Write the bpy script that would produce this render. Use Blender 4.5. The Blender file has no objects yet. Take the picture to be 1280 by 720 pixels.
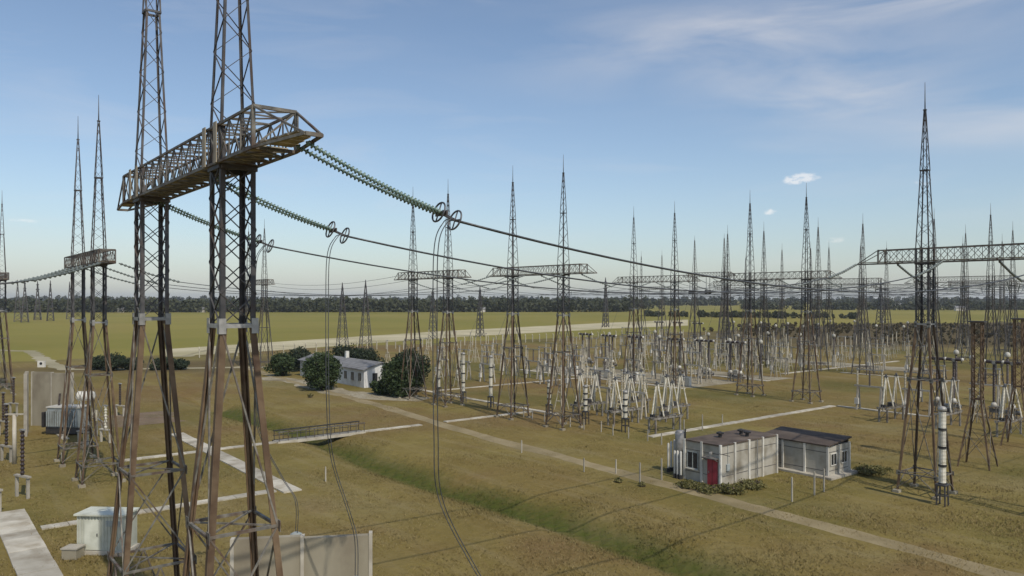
import bpy, math, random
import numpy as np
from mathutils import Vector, noise as mnoise
random.seed(7)
RNG = np.random.default_rng(11)
scene = bpy.context.scene
COL = scene.collection
CAM_H, F, HOR = 15.5, 960.0, 372.0
CU, SU = 0.622, 0.783                       # site grid: u runs along the gantry beams, v across them
YAW = math.atan2(-SU, CU)

def W(u, v):
    return (CU * u + SU * v, -SU * u + CU * v)
def UV(x, y):
    return (CU * x - SU * y, SU * x + CU * y)
def P(px, py, z=0.0):                        # ground point seen at a place of the photograph
    Y = F * (CAM_H - z) / (py - HOR)
    return ((px - 640) / F * Y, Y)
ORD = ['first', 'second', 'third', 'fourth', 'fifth', 'sixth', 'seventh', 'eighth', 'ninth', 'tenth', 'eleventh', 'twelfth',
       'thirteenth', 'fourteenth', 'fifteenth', 'sixteenth', 'seventeenth', 'eighteenth', 'nineteenth', 'twentieth']

# ------------------------------------------------------------------ materials
def new_mat(name):
    m = bpy.data.materials.new(name); m.use_nodes = True
    nt = m.node_tree
    return m, nt, nt.nodes['Principled BSDF']
def mat(name, c1, c2=None, scale=3.0, rough=0.7, metal=0.0, detail=6.0, lo=0.35, hi=0.65, bump=0.0, c3=None, scale3=0.6, stretch=None, vary='object'):
    m, nt, b = new_mat(name)
    N, L = nt.nodes.new, nt.links.new
    b.inputs['Roughness'].default_value = rough
    b.inputs['Metallic'].default_value = metal
    if c2 is None:
        b.inputs['Base Color'].default_value = (*c1, 1); return m
    tc = N('ShaderNodeTexCoord')
    src = tc.outputs['Object']
    if stretch:
        mp = N('ShaderNodeMapping'); mp.inputs['Scale'].default_value = stretch
        L(src, mp.inputs['Vector']); src = mp.outputs['Vector']
    n = N('ShaderNodeTexNoise'); n.inputs['Scale'].default_value = scale; n.inputs['Detail'].default_value = detail
    L(src, n.inputs['Vector'])
    r = N('ShaderNodeMapRange'); r.inputs['From Min'].default_value = lo; r.inputs['From Max'].default_value = hi
    L(n.outputs['Fac'], r.inputs['Value'])
    mx = N('ShaderNodeMix'); mx.data_type = 'RGBA'
    mx.inputs['A'].default_value = (*c1, 1); mx.inputs['B'].default_value = (*c2, 1)
    L(r.outputs['Result'], mx.inputs['Factor'])
    out = mx.outputs['Result']
    if c3:
        n3 = N('ShaderNodeTexNoise'); n3.inputs['Scale'].default_value = scale3; n3.inputs['Detail'].default_value = 8
        L(tc.outputs['Object'], n3.inputs['Vector'])
        r3 = N('ShaderNodeMapRange'); r3.inputs['From Min'].default_value = 0.48; r3.inputs['From Max'].default_value = 0.68
        L(n3.outputs['Fac'], r3.inputs['Value'])
        m3 = N('ShaderNodeMix'); m3.data_type = 'RGBA'; m3.inputs['B'].default_value = (*c3, 1)
        L(out, m3.inputs['A']); L(r3.outputs['Result'], m3.inputs['Factor'])
        out = m3.outputs['Result']
    if vary:
        src_ = N('ShaderNodeNewGeometry').outputs['Random Per Island'] if vary == 'island' else N('ShaderNodeObjectInfo').outputs['Random']
        rv = N('ShaderNodeMapRange'); rv.inputs['To Min'].default_value = .78; rv.inputs['To Max'].default_value = 1.18; L(src_, rv.inputs['Value'])
        hv_ = N('ShaderNodeHueSaturation'); L(rv.outputs[0], hv_.inputs['Value']); L(out, hv_.inputs['Color']); out = hv_.outputs[0]
    L(out, b.inputs['Base Color'])
    if bump:
        bp = N('ShaderNodeBump'); bp.inputs['Strength'].default_value = bump; bp.inputs['Distance'].default_value = 0.05
        L(n.outputs['Fac'], bp.inputs['Height']); L(bp.outputs['Normal'], b.inputs['Normal'])
    return m

M = {}
M['steel'] = mat('weathered_steel', (0.055, 0.055, 0.058), (0.115, 0.108, 0.105), 2.2, 0.62, 0.35, c3=(0.085, 0.06, 0.047), scale3=0.9)
M['farsteel'] = mat('haze_faded_steel', (0.085, 0.08, 0.075), (0.16, 0.145, 0.125), 1.5, 0.65, 0.3, c3=(0.10, 0.07, 0.05), scale3=0.3)  # lighter steel for distant towers, their fading in haze put into the colour
M['rust'] = mat('rusty_steel', (0.105, 0.062, 0.033), (0.20, 0.137, 0.078), 1.6, 0.8, 0.1, c3=(0.062, 0.034, 0.020), scale3=0.8)
M['lattice'] = mat('old_galvanised', (0.105, 0.098, 0.085), (0.25, 0.228, 0.185), 3.0, 0.7, 0.2, c3=(0.10, 0.06, 0.04), scale3=1.4)
M['galv'] = mat('galvanised_steel', (0.27, 0.26, 0.24), (0.40, 0.385, 0.355), 4.0, 0.5, 0.35)
M['galvold'] = mat('dull_galvanised', (0.19, 0.175, 0.15), (0.30, 0.28, 0.24), 3.0, 0.65, 0.1, c3=(0.14, 0.105, 0.075), scale3=1.2)
M['deck'] = mat('weathered_boards', (0.30, 0.255, 0.18), (0.42, 0.36, 0.27), 2.5, 0.9, c3=(0.17, 0.135, 0.10), scale3=1.5, vary='island')
M['concrete'] = mat('concrete', (0.36, 0.325, 0.26), (0.47, 0.43, 0.35), 1.2, 0.9, bump=0.1, c3=(0.27, 0.235, 0.18), scale3=0.5)
M['wallconc'] = mat('firewall_concrete', (0.26, 0.225, 0.155), (0.36, 0.32, 0.235), 0.6, 0.92, c3=(0.20, 0.165, 0.115), scale3=0.35, stretch=(1, 1, 0.25))
M['lid'] = mat('concrete_lids', (0.40, 0.36, 0.28), (0.50, 0.46, 0.37), 0.9, 0.9, c3=(0.31, 0.265, 0.19), scale3=0.7, vary='island')
M['porcelain'] = mat('pale_porcelain', (0.42, 0.375, 0.27), (0.54, 0.49, 0.375), 2.0, 0.45, c3=(0.28, 0.235, 0.165), scale3=1.1)
M['brown'] = mat('brown_porcelain', (0.030, 0.021, 0.019), (0.058, 0.037, 0.030), 3.0, 0.3)
M['glass'] = mat('green_glass', (0.10, 0.155, 0.128), (0.16, 0.225, 0.19), 6.0, 0.25)
M['farglass'] = mat('grey_green_glass', (0.11, 0.13, 0.12), (0.17, 0.195, 0.18), 4.0, 0.4)  # greyer green for the coarser strings beyond the near gantry beam
M['ivory'] = mat('ivory_porcelain', (0.58, 0.54, 0.43), (0.70, 0.66, 0.55), 2.0, 0.4, c3=(0.46, 0.41, 0.30), scale3=1.1)
M['wire'] = mat('stranded_wire', (0.07, 0.075, 0.08), (0.12, 0.125, 0.13), 5.0, 0.5, 0.5)
M['ring'] = mat('ring_steel', (0.10, 0.10, 0.105), (0.16, 0.16, 0.16), 5.0, 0.5, 0.5)
M['white'] = mat('dull_white_paint', (0.54, 0.515, 0.45), (0.66, 0.635, 0.56), 1.5, 0.6, c3=(0.50, 0.46, 0.38), scale3=0.8)
M['whitewash'] = mat('whitewash', (0.72, 0.71, 0.67), (0.80, 0.79, 0.75), 1.0, 0.8, c3=(0.62, 0.60, 0.55), scale3=0.6)
M['headgrey'] = mat('dull_head_paint', (0.38, 0.36, 0.30), (0.50, 0.475, 0.40), 1.5, 0.6)
M['panel'] = mat('wall_panels', (0.40, 0.37, 0.30), (0.50, 0.465, 0.385), 0.9, 0.85, c3=(0.26, 0.225, 0.165), scale3=0.6, stretch=(1.6, 1.6, 0.3), lo=.3, hi=.7)
M['joint'] = mat('panel_joint', (0.13, 0.12, 0.11), (0.18, 0.165, 0.145), 3.0, 0.9)
M['roof'] = mat('tar_roof', (0.055, 0.039, 0.029), (0.09, 0.065, 0.047), 1.2, 0.95, c3=(0.125, 0.095, 0.07), scale3=0.4)
M['slate'] = mat('grey_roof', (0.165, 0.16, 0.155), (0.24, 0.235, 0.23), 1.0, 0.85, c3=(0.12, 0.115, 0.11), scale3=0.4)
M['red'] = mat('red_paint', (0.34, 0.028, 0.042), (0.42, 0.045, 0.06), 2.0, 0.55)
M['dark'] = mat('dark_opening', (0.02, 0.022, 0.025), (0.04, 0.042, 0.045), 2.0, 0.25)
M['black'] = mat('black_paint', (0.02, 0.02, 0.02), (0.045, 0.04, 0.036), 3.0, 0.6)
M['greenwhite'] = mat('pale_green_sheet', (0.54, 0.545, 0.44), (0.64, 0.64, 0.53), 1.2, 0.55, c3=(0.42, 0.42, 0.33), scale3=0.8)
M['bluegrey'] = mat('radiator_paint', (0.27, 0.30, 0.29), (0.36, 0.385, 0.37), 1.5, 0.55, c3=(0.21, 0.22, 0.2), scale3=0.8)
M['track'] = mat('dirt_track', (0.205, 0.158, 0.075), (0.265, 0.208, 0.11), 0.5, 0.95, bump=0.2, c3=(0.165, 0.127, 0.055), scale3=0.22)
M['paleroad'] = mat('pale_field_road', (0.36, 0.31, 0.18), (0.46, 0.40, 0.25), 0.05, 0.95, c3=(0.29, 0.25, 0.125), scale3=0.03)
M['earth'] = mat('bare_earth', (0.17, 0.115, 0.065), (0.22, 0.155, 0.095), 0.6, 0.95, c3=(0.15, 0.115, 0.05), scale3=0.25)
M['gravel'] = mat('gravel', (0.25, 0.212, 0.14), (0.36, 0.315, 0.22), 1.2, 0.95, c3=(0.165, 0.13, 0.07), scale3=0.12)
M['brick'] = mat('house_wall', (0.50, 0.46, 0.40), (0.62, 0.58, 0.52), 0.7, 0.85)
M['bark'] = mat('bark', (0.07, 0.05, 0.035), (0.12, 0.09, 0.06), 6.0, 0.9)

def leaf_mat(name, c1, c2):
    m, nt, b = new_mat(name)
    N, L = nt.nodes.new, nt.links.new
    g = N('ShaderNodeNewGeometry')
    r = N('ShaderNodeMix'); r.data_type = 'RGBA'
    r.inputs['A'].default_value = (*c1, 1); r.inputs['B'].default_value = (*c2, 1)
    tc_ = N('ShaderNodeTexCoord'); nn_ = N('ShaderNodeTexNoise'); nn_.inputs['Scale'].default_value = .9; nn_.inputs['Detail'].default_value = 3; L(tc_.outputs['Object'], nn_.inputs['Vector'])
    ma = N('ShaderNodeMath'); ma.operation = 'MULTIPLY_ADD'; ma.inputs[1].default_value = 2.6; ma.inputs[2].default_value = -1.3; L(nn_.outputs['Fac'], ma.inputs[0])
    mb_ = N('ShaderNodeMath'); mb_.operation = 'ADD'; mb_.use_clamp = True; L(g.outputs['Random Per Island'], mb_.inputs[0]); L(ma.outputs[0], mb_.inputs[1]); L(mb_.outputs[0], r.inputs['Factor'])
    L(r.outputs['Result'], b.inputs['Base Color'])
    b.inputs['Roughness'].default_value = 0.7
    t = N('ShaderNodeBsdfTranslucent'); L(r.outputs['Result'], t.inputs['Color'])
    ms = N('ShaderNodeMixShader'); ms.inputs[0].default_value = 0.25
    o = nt.nodes['Material Output']
    L(b.outputs[0], ms.inputs[1]); L(t.outputs[0], ms.inputs[2]); L(ms.outputs[0], o.inputs['Surface'])
    return m
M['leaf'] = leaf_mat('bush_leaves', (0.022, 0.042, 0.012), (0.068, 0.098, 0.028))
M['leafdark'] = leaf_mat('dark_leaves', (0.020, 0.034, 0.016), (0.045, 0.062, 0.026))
M['leaffar'] = leaf_mat('treeline_leaves', (0.034, 0.042, 0.013), (0.070, 0.074, 0.024))
M['weedgreen'] = leaf_mat('weed_leaves', (0.11, 0.105, 0.030), (0.18, 0.16, 0.05))
M['weed'] = leaf_mat('scrub_leaves', (0.075, 0.064, 0.025), (0.145, 0.11, 0.05))

# ------------------------------------------------------------------ mesh builder
class MB:
    def __init__(s): s.v = []; s.f = []
    def _add(s, vs, fs):
        o = len(s.v); s.v.extend(vs); s.f.extend([tuple(i + o for i in f) for f in fs])
    def bar(s, p, q, w, h=None, up=None):
        p = Vector(p); q = Vector(q); h = w if h is None else h
        d = q - p
        if d.length < 1e-6: return
        d.normalize()
        up = Vector(up) if up else (Vector((0, 0, 1)) if abs(d.z) < 0.95 else Vector((1, 0, 0)))
        a = d.cross(up).normalized(); b = a.cross(d).normalized()
        a *= w / 2; b *= h / 2
        s._add([tuple(x) for x in (p - a - b, p + a - b, p + a + b, p - a + b, q - a - b, q + a - b, q + a + b, q - a + b)],
               [(0, 3, 2, 1), (4, 5, 6, 7), (0, 1, 5, 4), (1, 2, 6, 5), (2, 3, 7, 6), (3, 0, 4, 7)])
    def angle(s, p, q, w, t, sx, sy):
        """an L-angle leg whose two flanges run inwards from the corner (sx, sy are the signs of the corner)"""
        p = Vector(p); q = Vector(q)
        ox = Vector((-sx * w / 2, -sy * t / 2, 0)); s.bar(p + ox, q + ox, w, t, up=(0, 1, 0))
        oy = Vector((-sx * t / 2, -sy * (w / 2 + t / 2 + .002), 0)); s.bar(p + oy, q + oy, t, w - t, up=(0, 1, 0))
    def box(s, cx, cy, cz, sx, sy, sz):
        x0, x1, y0, y1, z0, z1 = cx - sx / 2, cx + sx / 2, cy - sy / 2, cy + sy / 2, cz - sz / 2, cz + sz / 2
        s._add([(x0, y0, z0), (x1, y0, z0), (x1, y1, z0), (x0, y1, z0), (x0, y0, z1), (x1, y0, z1), (x1, y1, z1), (x0, y1, z1)],
               [(0, 3, 2, 1), (4, 5, 6, 7), (0, 1, 5, 4), (1, 2, 6, 5), (2, 3, 7, 6), (3, 0, 4, 7)])
    def tube(s, pts, r, n=6, closed=False):
        pts = [Vector(p) for p in pts]; o = len(s.v); m = len(pts)
        prev = None
        for i, p in enumerate(pts):
            if closed: d = pts[(i + 1) % m] - pts[i - 1]
            else: d = pts[min(i + 1, m - 1)] - pts[max(i - 1, 0)]
            d.normalize()
            if prev is None:
                up = Vector((0, 0, 1)) if abs(d.z) < 0.9 else Vector((1, 0, 0))
                a = d.cross(up).normalized()
            else:
                a = (prev - d * prev.dot(d)).normalized()
            prev = a; b = d.cross(a)
            for k in range(n):
                t = 2 * math.pi * k / n
                s.v.append(tuple(p + (a * math.cos(t) + b * math.sin(t)) * r))
        R = m if closed else m - 1
        for i in range(R):
            j = (i + 1) % m
            for k in range(n):
                l = (k + 1) % n
                s.f.append((o + i * n + k, o + i * n + l, o + j * n + l, o + j * n + k))
        if not closed:
            s.f.append(tuple(o + k for k in reversed(range(n)))); s.f.append(tuple(o + (m - 1) * n + k for k in range(n)))
    def lathe(s, p, q, prof, n=8):
        """prof: (t along p..q in metres, radius)"""
        p = Vector(p); q = Vector(q); d = (q - p).normalized()
        up = Vector((0, 0, 1)) if abs(d.z) < 0.9 else Vector((1, 0, 0))
        a = d.cross(up).normalized(); b = d.cross(a)
        o = len(s.v)
        for t, r in prof:
            for k in range(n):
                th = 2 * math.pi * k / n
                s.v.append(tuple(p + d * t + (a * math.cos(th) + b * math.sin(th)) * r))
        m = len(prof)
        for i in range(m - 1):
            for k in range(n):
                l = (k + 1) % n
                s.f.append((o + i * n + k, o + i * n + l, o + (i + 1) * n + l, o + (i + 1) * n + k))
        s.f.append(tuple(o + k for k in reversed(range(n)))); s.f.append(tuple(o + (m - 1) * n + k for k in range(n)))
    def insulator(s, p, q, r, core=0.55, step=0.12, n=8):
        L = (Vector(q) - Vector(p)).length; k = max(2, int(L / step)); st = L / k
        prof = []
        for i in range(k):
            prof += [(i * st, r * core), (i * st + st * .3, r * core), (i * st + st * .55, r), (i * st + st * .75, r * .95)]
        prof.append((L, r * core)); s.lathe(p, q, prof, n)
    def mesh(s, name, m, smooth=False):
        me = bpy.data.meshes.new(name); me.from_pydata(s.v, [], s.f); me.materials.append(m)
        if smooth: me.polygons.foreach_set('use_smooth', [True] * len(me.polygons))
        me.update(); return me
def put(name, me, parent=None, loc=(0, 0, 0), rz=0.0):
    o = bpy.data.objects.new(name, me); COL.objects.link(o); o.location = loc; o.rotation_euler = (0, 0, rz)
    if parent is not None: o.parent = parent
    return o
def build(name, mb, m, parent=None, loc=(0, 0, 0), rz=0.0, smooth=False):
    return put(name, mb.mesh(name, m, smooth), parent, loc, rz)
def tag(o, label, cat, group=None):
    o['label'] = label; o['category'] = cat
    if group: o['group'] = group
    return o
def struct(o): o['kind'] = 'structure'; return o
def thing(name, label, cat, loc=(0, 0, 0), rz=0.0, group=None):
    return tag(put(name, None, None, loc, rz), label, cat, group)
def copy_tree(o, parent=None, kids=None):
    if kids is None:
        kids = {}
        for x in scene.objects:
            if x.parent: kids.setdefault(x.parent.name, []).append(x)
    c = o.copy(); COL.objects.link(c)
    if parent is not None: c.parent = parent
    for ch in kids.get(o.name, []): copy_tree(ch, c, kids)
    return c

# ------------------------------------------------------------------ camera, sun, sky
cam = bpy.data.cameras.new('camera'); co = bpy.data.objects.new('camera', cam); COL.objects.link(co)
co.location = (0, 0, CAM_H); co.rotation_euler = (math.radians(90), 0, 0)
cam.sensor_width = 36; cam.lens = 36 * F / 1280; cam.shift_y = (HOR - 360) / 1280
cam.clip_start = 0.5; cam.clip_end = 20000
scene.camera = co
SUN_EL = math.radians(50); SUN_DIR = Vector((0.52, -0.855, 0)).normalized()
sd = Vector((SUN_DIR.x * math.cos(SUN_EL), SUN_DIR.y * math.cos(SUN_EL), math.sin(SUN_EL)))
sun = bpy.data.lights.new('sun', 'SUN'); sun.energy = 3.3; sun.angle = math.radians(0.6); sun.color = (1.0, 0.93, 0.82)
so = bpy.data.objects.new('sun', sun); COL.objects.link(so); so.rotation_euler = sd.to_track_quat('Z', 'Y').to_euler()
w = bpy.data.worlds.new('World'); scene.world = w; w.use_nodes = True
nt = w.node_tree; N, L = nt.nodes.new, nt.links.new
bg = nt.nodes['Background']; bg.inputs['Strength'].default_value = 0.135
sky = N('ShaderNodeTexSky'); sky.sky_type = 'NISHITA'; sky.sun_disc = False
sky.sun_elevation = SUN_EL; sky.sun_rotation = math.atan2(SUN_DIR.x, SUN_DIR.y)
sky.air_density = 1.0; sky.dust_density = 0.8; sky.ozone_density = 1.5; sky.altitude = 100
tcw = N('ShaderNodeTexCoord')
sep = N('ShaderNodeSeparateXYZ'); L(tcw.outputs['Generated'], sep.inputs[0])
def mth(op, a, b=None, c=None, clamp=False):
    n = N('ShaderNodeMath'); n.operation = op; n.use_clamp = clamp
    for i, x in enumerate((a, b, c)):
        if x is None: continue
        if isinstance(x, (int, float)): n.inputs[i].default_value = x
        else: L(x, n.inputs[i])
    return n.outputs[0]
hyp = mth('MAXIMUM', mth('SQRT', mth('ADD', mth('MULTIPLY', sep.outputs[0], sep.outputs[0]), mth('MULTIPLY', sep.outputs[1], sep.outputs[1]))), 0.02)
az = mth('ARCTAN2', sep.outputs[0], sep.outputs[1])
el = mth('DIVIDE', sep.outputs[2], hyp)
cb = N('ShaderNodeCombineXYZ'); L(mth('MULTIPLY', az, 2.2), cb.inputs[0]); L(mth('MULTIPLY', el, 11.0), cb.inputs[1])
cn = N('ShaderNodeTexNoise'); cn.inputs['Scale'].default_value = 1.5; cn.inputs['Detail'].default_value = 9; cn.inputs['Roughness'].default_value = 0.55
cn.inputs['Distortion'].default_value = 0.6
L(cb.outputs[0], cn.inputs['Vector'])
def bump2(a0, b0, sa, sb):                  # a soft patch round one compass direction and height
    x = mth('DIVIDE', mth('SUBTRACT', az, a0), sa); y = mth('DIVIDE', mth('SUBTRACT', el, b0), sb)
    return mth('EXPONENT', mth('MULTIPLY', mth('ADD', mth('MULTIPLY', x, x), mth('MULTIPLY', y, y)), -1.0))
veil = mth('ADD', mth('ADD', mth('MULTIPLY', bump2(0.30, 0.32, 0.26, 0.055), 0.9), mth('MULTIPLY', bump2(0.385, 0.245, 0.10, 0.03), 0.8)),
           mth('ADD', mth('MULTIPLY', bump2(0.62, 0.20, 0.16, 0.035), 1.0), mth('MULTIPLY', bump2(0.60, 0.345, 0.2, 0.02), 0.8)))
wisp = N('ShaderNodeMapRange'); wisp.inputs['From Min'].default_value = 0.34; wisp.inputs['From Max'].default_value = 0.74
L(cn.outputs['Fac'], wisp.inputs['Value'])
veil = mth('MULTIPLY', mth('MULTIPLY', veil, wisp.outputs[0]), 0.78, clamp=True)
gen = N('ShaderNodeMapRange'); gen.inputs['From Min'].default_value = 0.5; gen.inputs['From Max'].default_value = 0.8
L(cn.outputs['Fac'], gen.inputs['Value'])
veil = mth('MAXIMUM', veil, mth('MULTIPLY', gen.outputs[0], 0.22))
# two small puffs low on the right
cb2 = N('ShaderNodeCombineXYZ'); L(mth('MULTIPLY', az, 110.0), cb2.inputs[0]); L(mth('MULTIPLY', el, 190.0), cb2.inputs[1])
pn = N('ShaderNodeTexNoise'); pn.inputs['Scale'].default_value = 1.0; pn.inputs['Detail'].default_value = 6; L(cb2.outputs[0], pn.inputs['Vector'])
puff = mth('ADD', mth('ADD', bump2(0.362, 0.1455, 0.017, 0.0065), mth('MULTIPLY', bump2(0.348, 0.143, 0.009, 0.004), 0.7)),
           mth('ADD', mth('MULTIPLY', bump2(0.324, 0.106, 0.008, 0.004), 0.75), mth('MULTIPLY', bump2(0.40, 0.069, 0.012, 0.004), 0.5)))
puff = mth('ADD', puff, mth('ADD', mth('MULTIPLY', bump2(-0.565, 0.084, 0.02, 0.003), 0.45), mth('MULTIPLY', bump2(0.49, 0.132, 0.012, 0.004), 0.35)))
puff = mth('MULTIPLY', mth('SUBTRACT', mth('MULTIPLY', puff, mth('MULTIPLY', mth('POWER', pn.outputs['Fac'], 2.0), 4.2)), 0.25), 1.5, clamp=True)
hs = N('ShaderNodeHueSaturation'); hs.inputs['Saturation'].default_value = 0.93; hs.inputs['Value'].default_value = 1.0
L(sky.outputs[0], hs.inputs['Color'])
c1 = N('ShaderNodeMix'); c1.data_type = 'RGBA'; c1.inputs['B'].default_value = (6.0, 5.9, 6.0, 1)
tint = N('ShaderNodeMix'); tint.data_type = 'RGBA'; tint.blend_type = 'MULTIPLY'; tint.inputs['Factor'].default_value = 1.0; tint.inputs['B'].default_value = (0.96, 1.0, 1.03, 1)
L(hs.outputs[0], tint.inputs['A'])
low = N('ShaderNodeMix'); low.data_type = 'RGBA'; low.inputs['B'].default_value = (3.6, 3.85, 4.0, 1)
L(mth('MULTIPLY', mth('EXPONENT', mth('MULTIPLY', mth('MAXIMUM', el, 0.0), -14.0)), 0.6), low.inputs['Factor']); L(tint.outputs['Result'], low.inputs['A'])
L(veil, c1.inputs['Factor']); L(low.outputs['Result'], c1.inputs['A'])
c2 = N('ShaderNodeMix'); c2.data_type = 'RGBA'; c2.inputs['B'].default_value = (8.6, 8.2, 7.9, 1)
L(mth('MULTIPLY', puff, 0.5), c2.inputs['Factor']); L(c1.outputs['Result'], c2.inputs['A'])
L(c2.outputs['Result'], bg.inputs['Color'])
vs = scene.view_settings; scene.display_settings.display_device = 'sRGB'
vs.view_transform = 'Standard'; vs.look = 'None'; vs.gamma = 1; vs.use_curve_mapping = False; vs.exposure = -0.12

# ------------------------------------------------------------------ ground
def gz(u, v):
    k = np.clip((u + 150) / 20, 0, 1) * np.clip((10 - u) / 20, 0, 1)
    return -1.0 * np.exp(-((v - 36 - 0.6 * np.sin(u * 0.13)) / 2.0) ** 2) * k
def steps(a, b, d):
    return list(np.arange(a, b, d))
def grow(start, end, d, g=1.22):
    out = []; x = start; sgn = 1 if end > start else -1
    while (end - x) * sgn > 0:
        out.append(x); x += sgn * d; d *= g
    out.append(end); return out
xs = sorted(set([-x for x in grow(240, 5000, 5)] + steps(-240, -75, 3) + steps(-75, 75, 1.0) + steps(75, 240, 3) + grow(240, 5000, 5)))
ys = sorted(set([-60 - x for x in grow(20, 1500, 10)] + steps(-60, 36, 6) + steps(36, 135, 1.0) + steps(135, 420, 2.5) + grow(420, 5000, 5)))
X, Y = np.meshgrid(np.array(xs), np.array(ys)); nx, ny = len(xs), len(ys)
Xf, Yf = X.ravel(), Y.ravel()
U, V = CU * Xf - SU * Yf, SU * Xf + CU * Yf
nz = np.array([mnoise.fractal((x * .045, y * .045, 0.3), 1.0, 2.0, 4) for x, y in zip(Xf, Yf)])
nf = np.array([mnoise.noise((x * .22, y * .22, 4.1)) for x, y in zip(Xf, Yf)])
Z = gz(U, V)
verts = np.column_stack([Xf, Yf, Z])
idx = np.arange(nx * ny).reshape(ny, nx)
quads = np.column_stack([idx[:-1, :-1].ravel(), idx[:-1, 1:].ravel(), idx[1:, 1:].ravel(), idx[1:, :-1].ravel()])
gme = bpy.data.meshes.new('ground'); gme.from_pydata(verts.tolist(), [], quads.tolist()); gme.update()
sm = lambda a, b, x: np.clip((x - a) / (b - a), 0, 1) ** 2 * (3 - 2 * np.clip((x - a) / (b - a), 0, 1))
# red: green growth, green: bare earth, blue: sown field, alpha: scrub
ditch = np.exp(-((V - 36.2 - 0.6 * np.sin(U * .13) + nf * 0.9) / 1.6) ** 2) * sm(-125, -112, U) * (0.55 + 0.45 * sm(-95, -85, -np.abs(U + 60) - 40) + 0.5 * nz)
ditch = np.where((U > -112) & (U < 0), np.maximum(ditch, 0), 0)
green = np.clip(ditch * 1.1 + 0.30 * sm(0.05, 0.5, nz) + 0.25 * sm(60, 75, V) * sm(0.0, 0.4, nz + 0.1), 0, 1)
bare = np.clip(0.75 * sm(0.05, 0.45, -nz + 0.4 * nf - 0.05) * (V < 170) + 0.5 * np.exp(-((V - 80) / 12) ** 2) * np.exp(-((U + 112) / 18) ** 2), 0, 1)
# field beyond the perimeter fence and to the north
fline = -222 + 6 * nz
field = np.where(U < fline, 1.0, 0.0) * sm(-60, 0, Yf)
field = np.maximum(field, sm(345, 375, Yf + 14 * nf) * sm(-260, -200, U) * 0 + np.where((Yf > 470 + 30 * nf), 1.0, 0.0))
scrub = np.where(field < 0.5, sm(225, 255, Yf + 10 * nf) * sm(40, 120, Xf), 0)
scrub = np.maximum(scrub, 0.75 * sm(150, 165, Yf + 6 * nf) * sm(-205, -190, U) * sm(-50, -62, Xf))
attr = gme.attributes.new('zone', 'FLOAT_COLOR', 'POINT')
attr.data.foreach_set('color', np.column_stack([green, bare, field, scrub]).astype(np.float32).ravel())
m, nt, b = new_mat('ground'); N, L = nt.nodes.new, nt.links.new
b.inputs['Roughness'].default_value = 0.95; b.inputs['Specular IOR Level'].default_value = 0.1
at = N('ShaderNodeAttribute'); at.attribute_name = 'zone'
sp = N('ShaderNodeSeparateColor'); L(at.outputs['Color'], sp.inputs[0])
tc = N('ShaderNodeTexCoord')
def nz_node(scale, detail=6, rough=0.55, stretch=None, rot=0.0):
    src = tc.outputs['Object']
    if stretch:
        mp = N('ShaderNodeMapping'); mp.inputs['Rotation'].default_value = (0, 0, rot)
        L(src, mp.inputs['Vector'])
        mp2 = N('ShaderNodeMapping'); mp2.inputs['Scale'].default_value = stretch; L(mp.outputs[0], mp2.inputs['Vector']); src = mp2.outputs[0]
    n = N('ShaderNodeTexNoise'); n.inputs['Scale'].default_value = scale; n.inputs['Detail'].default_value = detail; n.inputs['Roughness'].default_value = rough
    L(src, n.inputs['Vector']); return n.outputs['Fac']
def rng(x, a, b_, c=0, d=1):
    r = N('ShaderNodeMapRange'); r.inputs['From Min'].default_value = a; r.inputs['From Max'].default_value = b_
    r.inputs['To Min'].default_value = c; r.inputs['To Max'].default_value = d
    L(x, r.inputs['Value']); return r.outputs[0]
def mx(f, a, b_):
    n = N('ShaderNodeMix'); n.data_type = 'RGBA'
    if isinstance(f, float): n.inputs['Factor'].default_value = f
    else: L(f, n.inputs['Factor'])
    for k, x in (('A', a), ('B', b_)):
        if isinstance(x, tuple): n.inputs[k].default_value = (*x, 1)
        else: L(x, n.inputs[k])
    return n.outputs['Result']
n1 = nz_node(0.16, 8, 0.6); n2 = nz_node(1.3, 7, 0.65); n3 = nz_node(6.0, 5, 0.7)
st = nz_node(0.5, 6, 0.6, (0.12, 1.4, 1), -YAW)
grass = mx(rng(n1, 0.33, 0.68), (0.168, 0.127, 0.034), (0.24, 0.19, 0.058))
nb = nz_node(0.028, 6, 0.6)
grass = mx(rng(nb, 0.42, 0.62, 0, 0.8), grass, (0.18, 0.122, 0.038))
nc = nz_node(0.045, 7, 0.62, (1, 1.7, 1), 0.4)
grass = mx(rng(nc, 0.52, 0.68, 0, 0.65), grass, (0.245, 0.205, 0.098))
grass = mx(rng(n2, 0.42, 0.74, 0, 0.5), grass, (0.12, 0.092, 0.024))
grass = mx(rng(st, 0.5, 0.8, 0, 0.5), grass, (0.29, 0.235, 0.13))
grass = mx(rng(n3, 0.45, 0.75, 0, 0.5), grass, (0.24, 0.19, 0.095))
bareC = mx(rng(n2, 0.35, 0.7), (0.188, 0.124, 0.054), (0.145, 0.09, 0.036))
greenC = mx(rng(n2, 0.3, 0.7), (0.040, 0.055, 0.010), (0.078, 0.09, 0.018))
fst = nz_node(0.02, 5, 0.5, (0.25, 1.0, 1), -YAW); ff = nz_node(0.006, 5, 0.6)
fieldC = mx(rng(ff, 0.35, 0.65), (0.185, 0.172, 0.036), (0.255, 0.215, 0.055))
fieldC = mx(rng(fst, 0.5, 0.75, 0, 0.45), fieldC, (0.235, 0.175, 0.055))
scrubC = mx(rng(n1, 0.3, 0.7), (0.085, 0.070, 0.028), (0.125, 0.088, 0.045))
def mul(a, b_):
    n = N('ShaderNodeMath'); n.operation = 'MULTIPLY'; n.use_clamp = True; L(a, n.inputs[0])
    if isinstance(b_, float): n.inputs[1].default_value = b_
    else: L(b_, n.inputs[1])
    return n.outputs[0]
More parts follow.
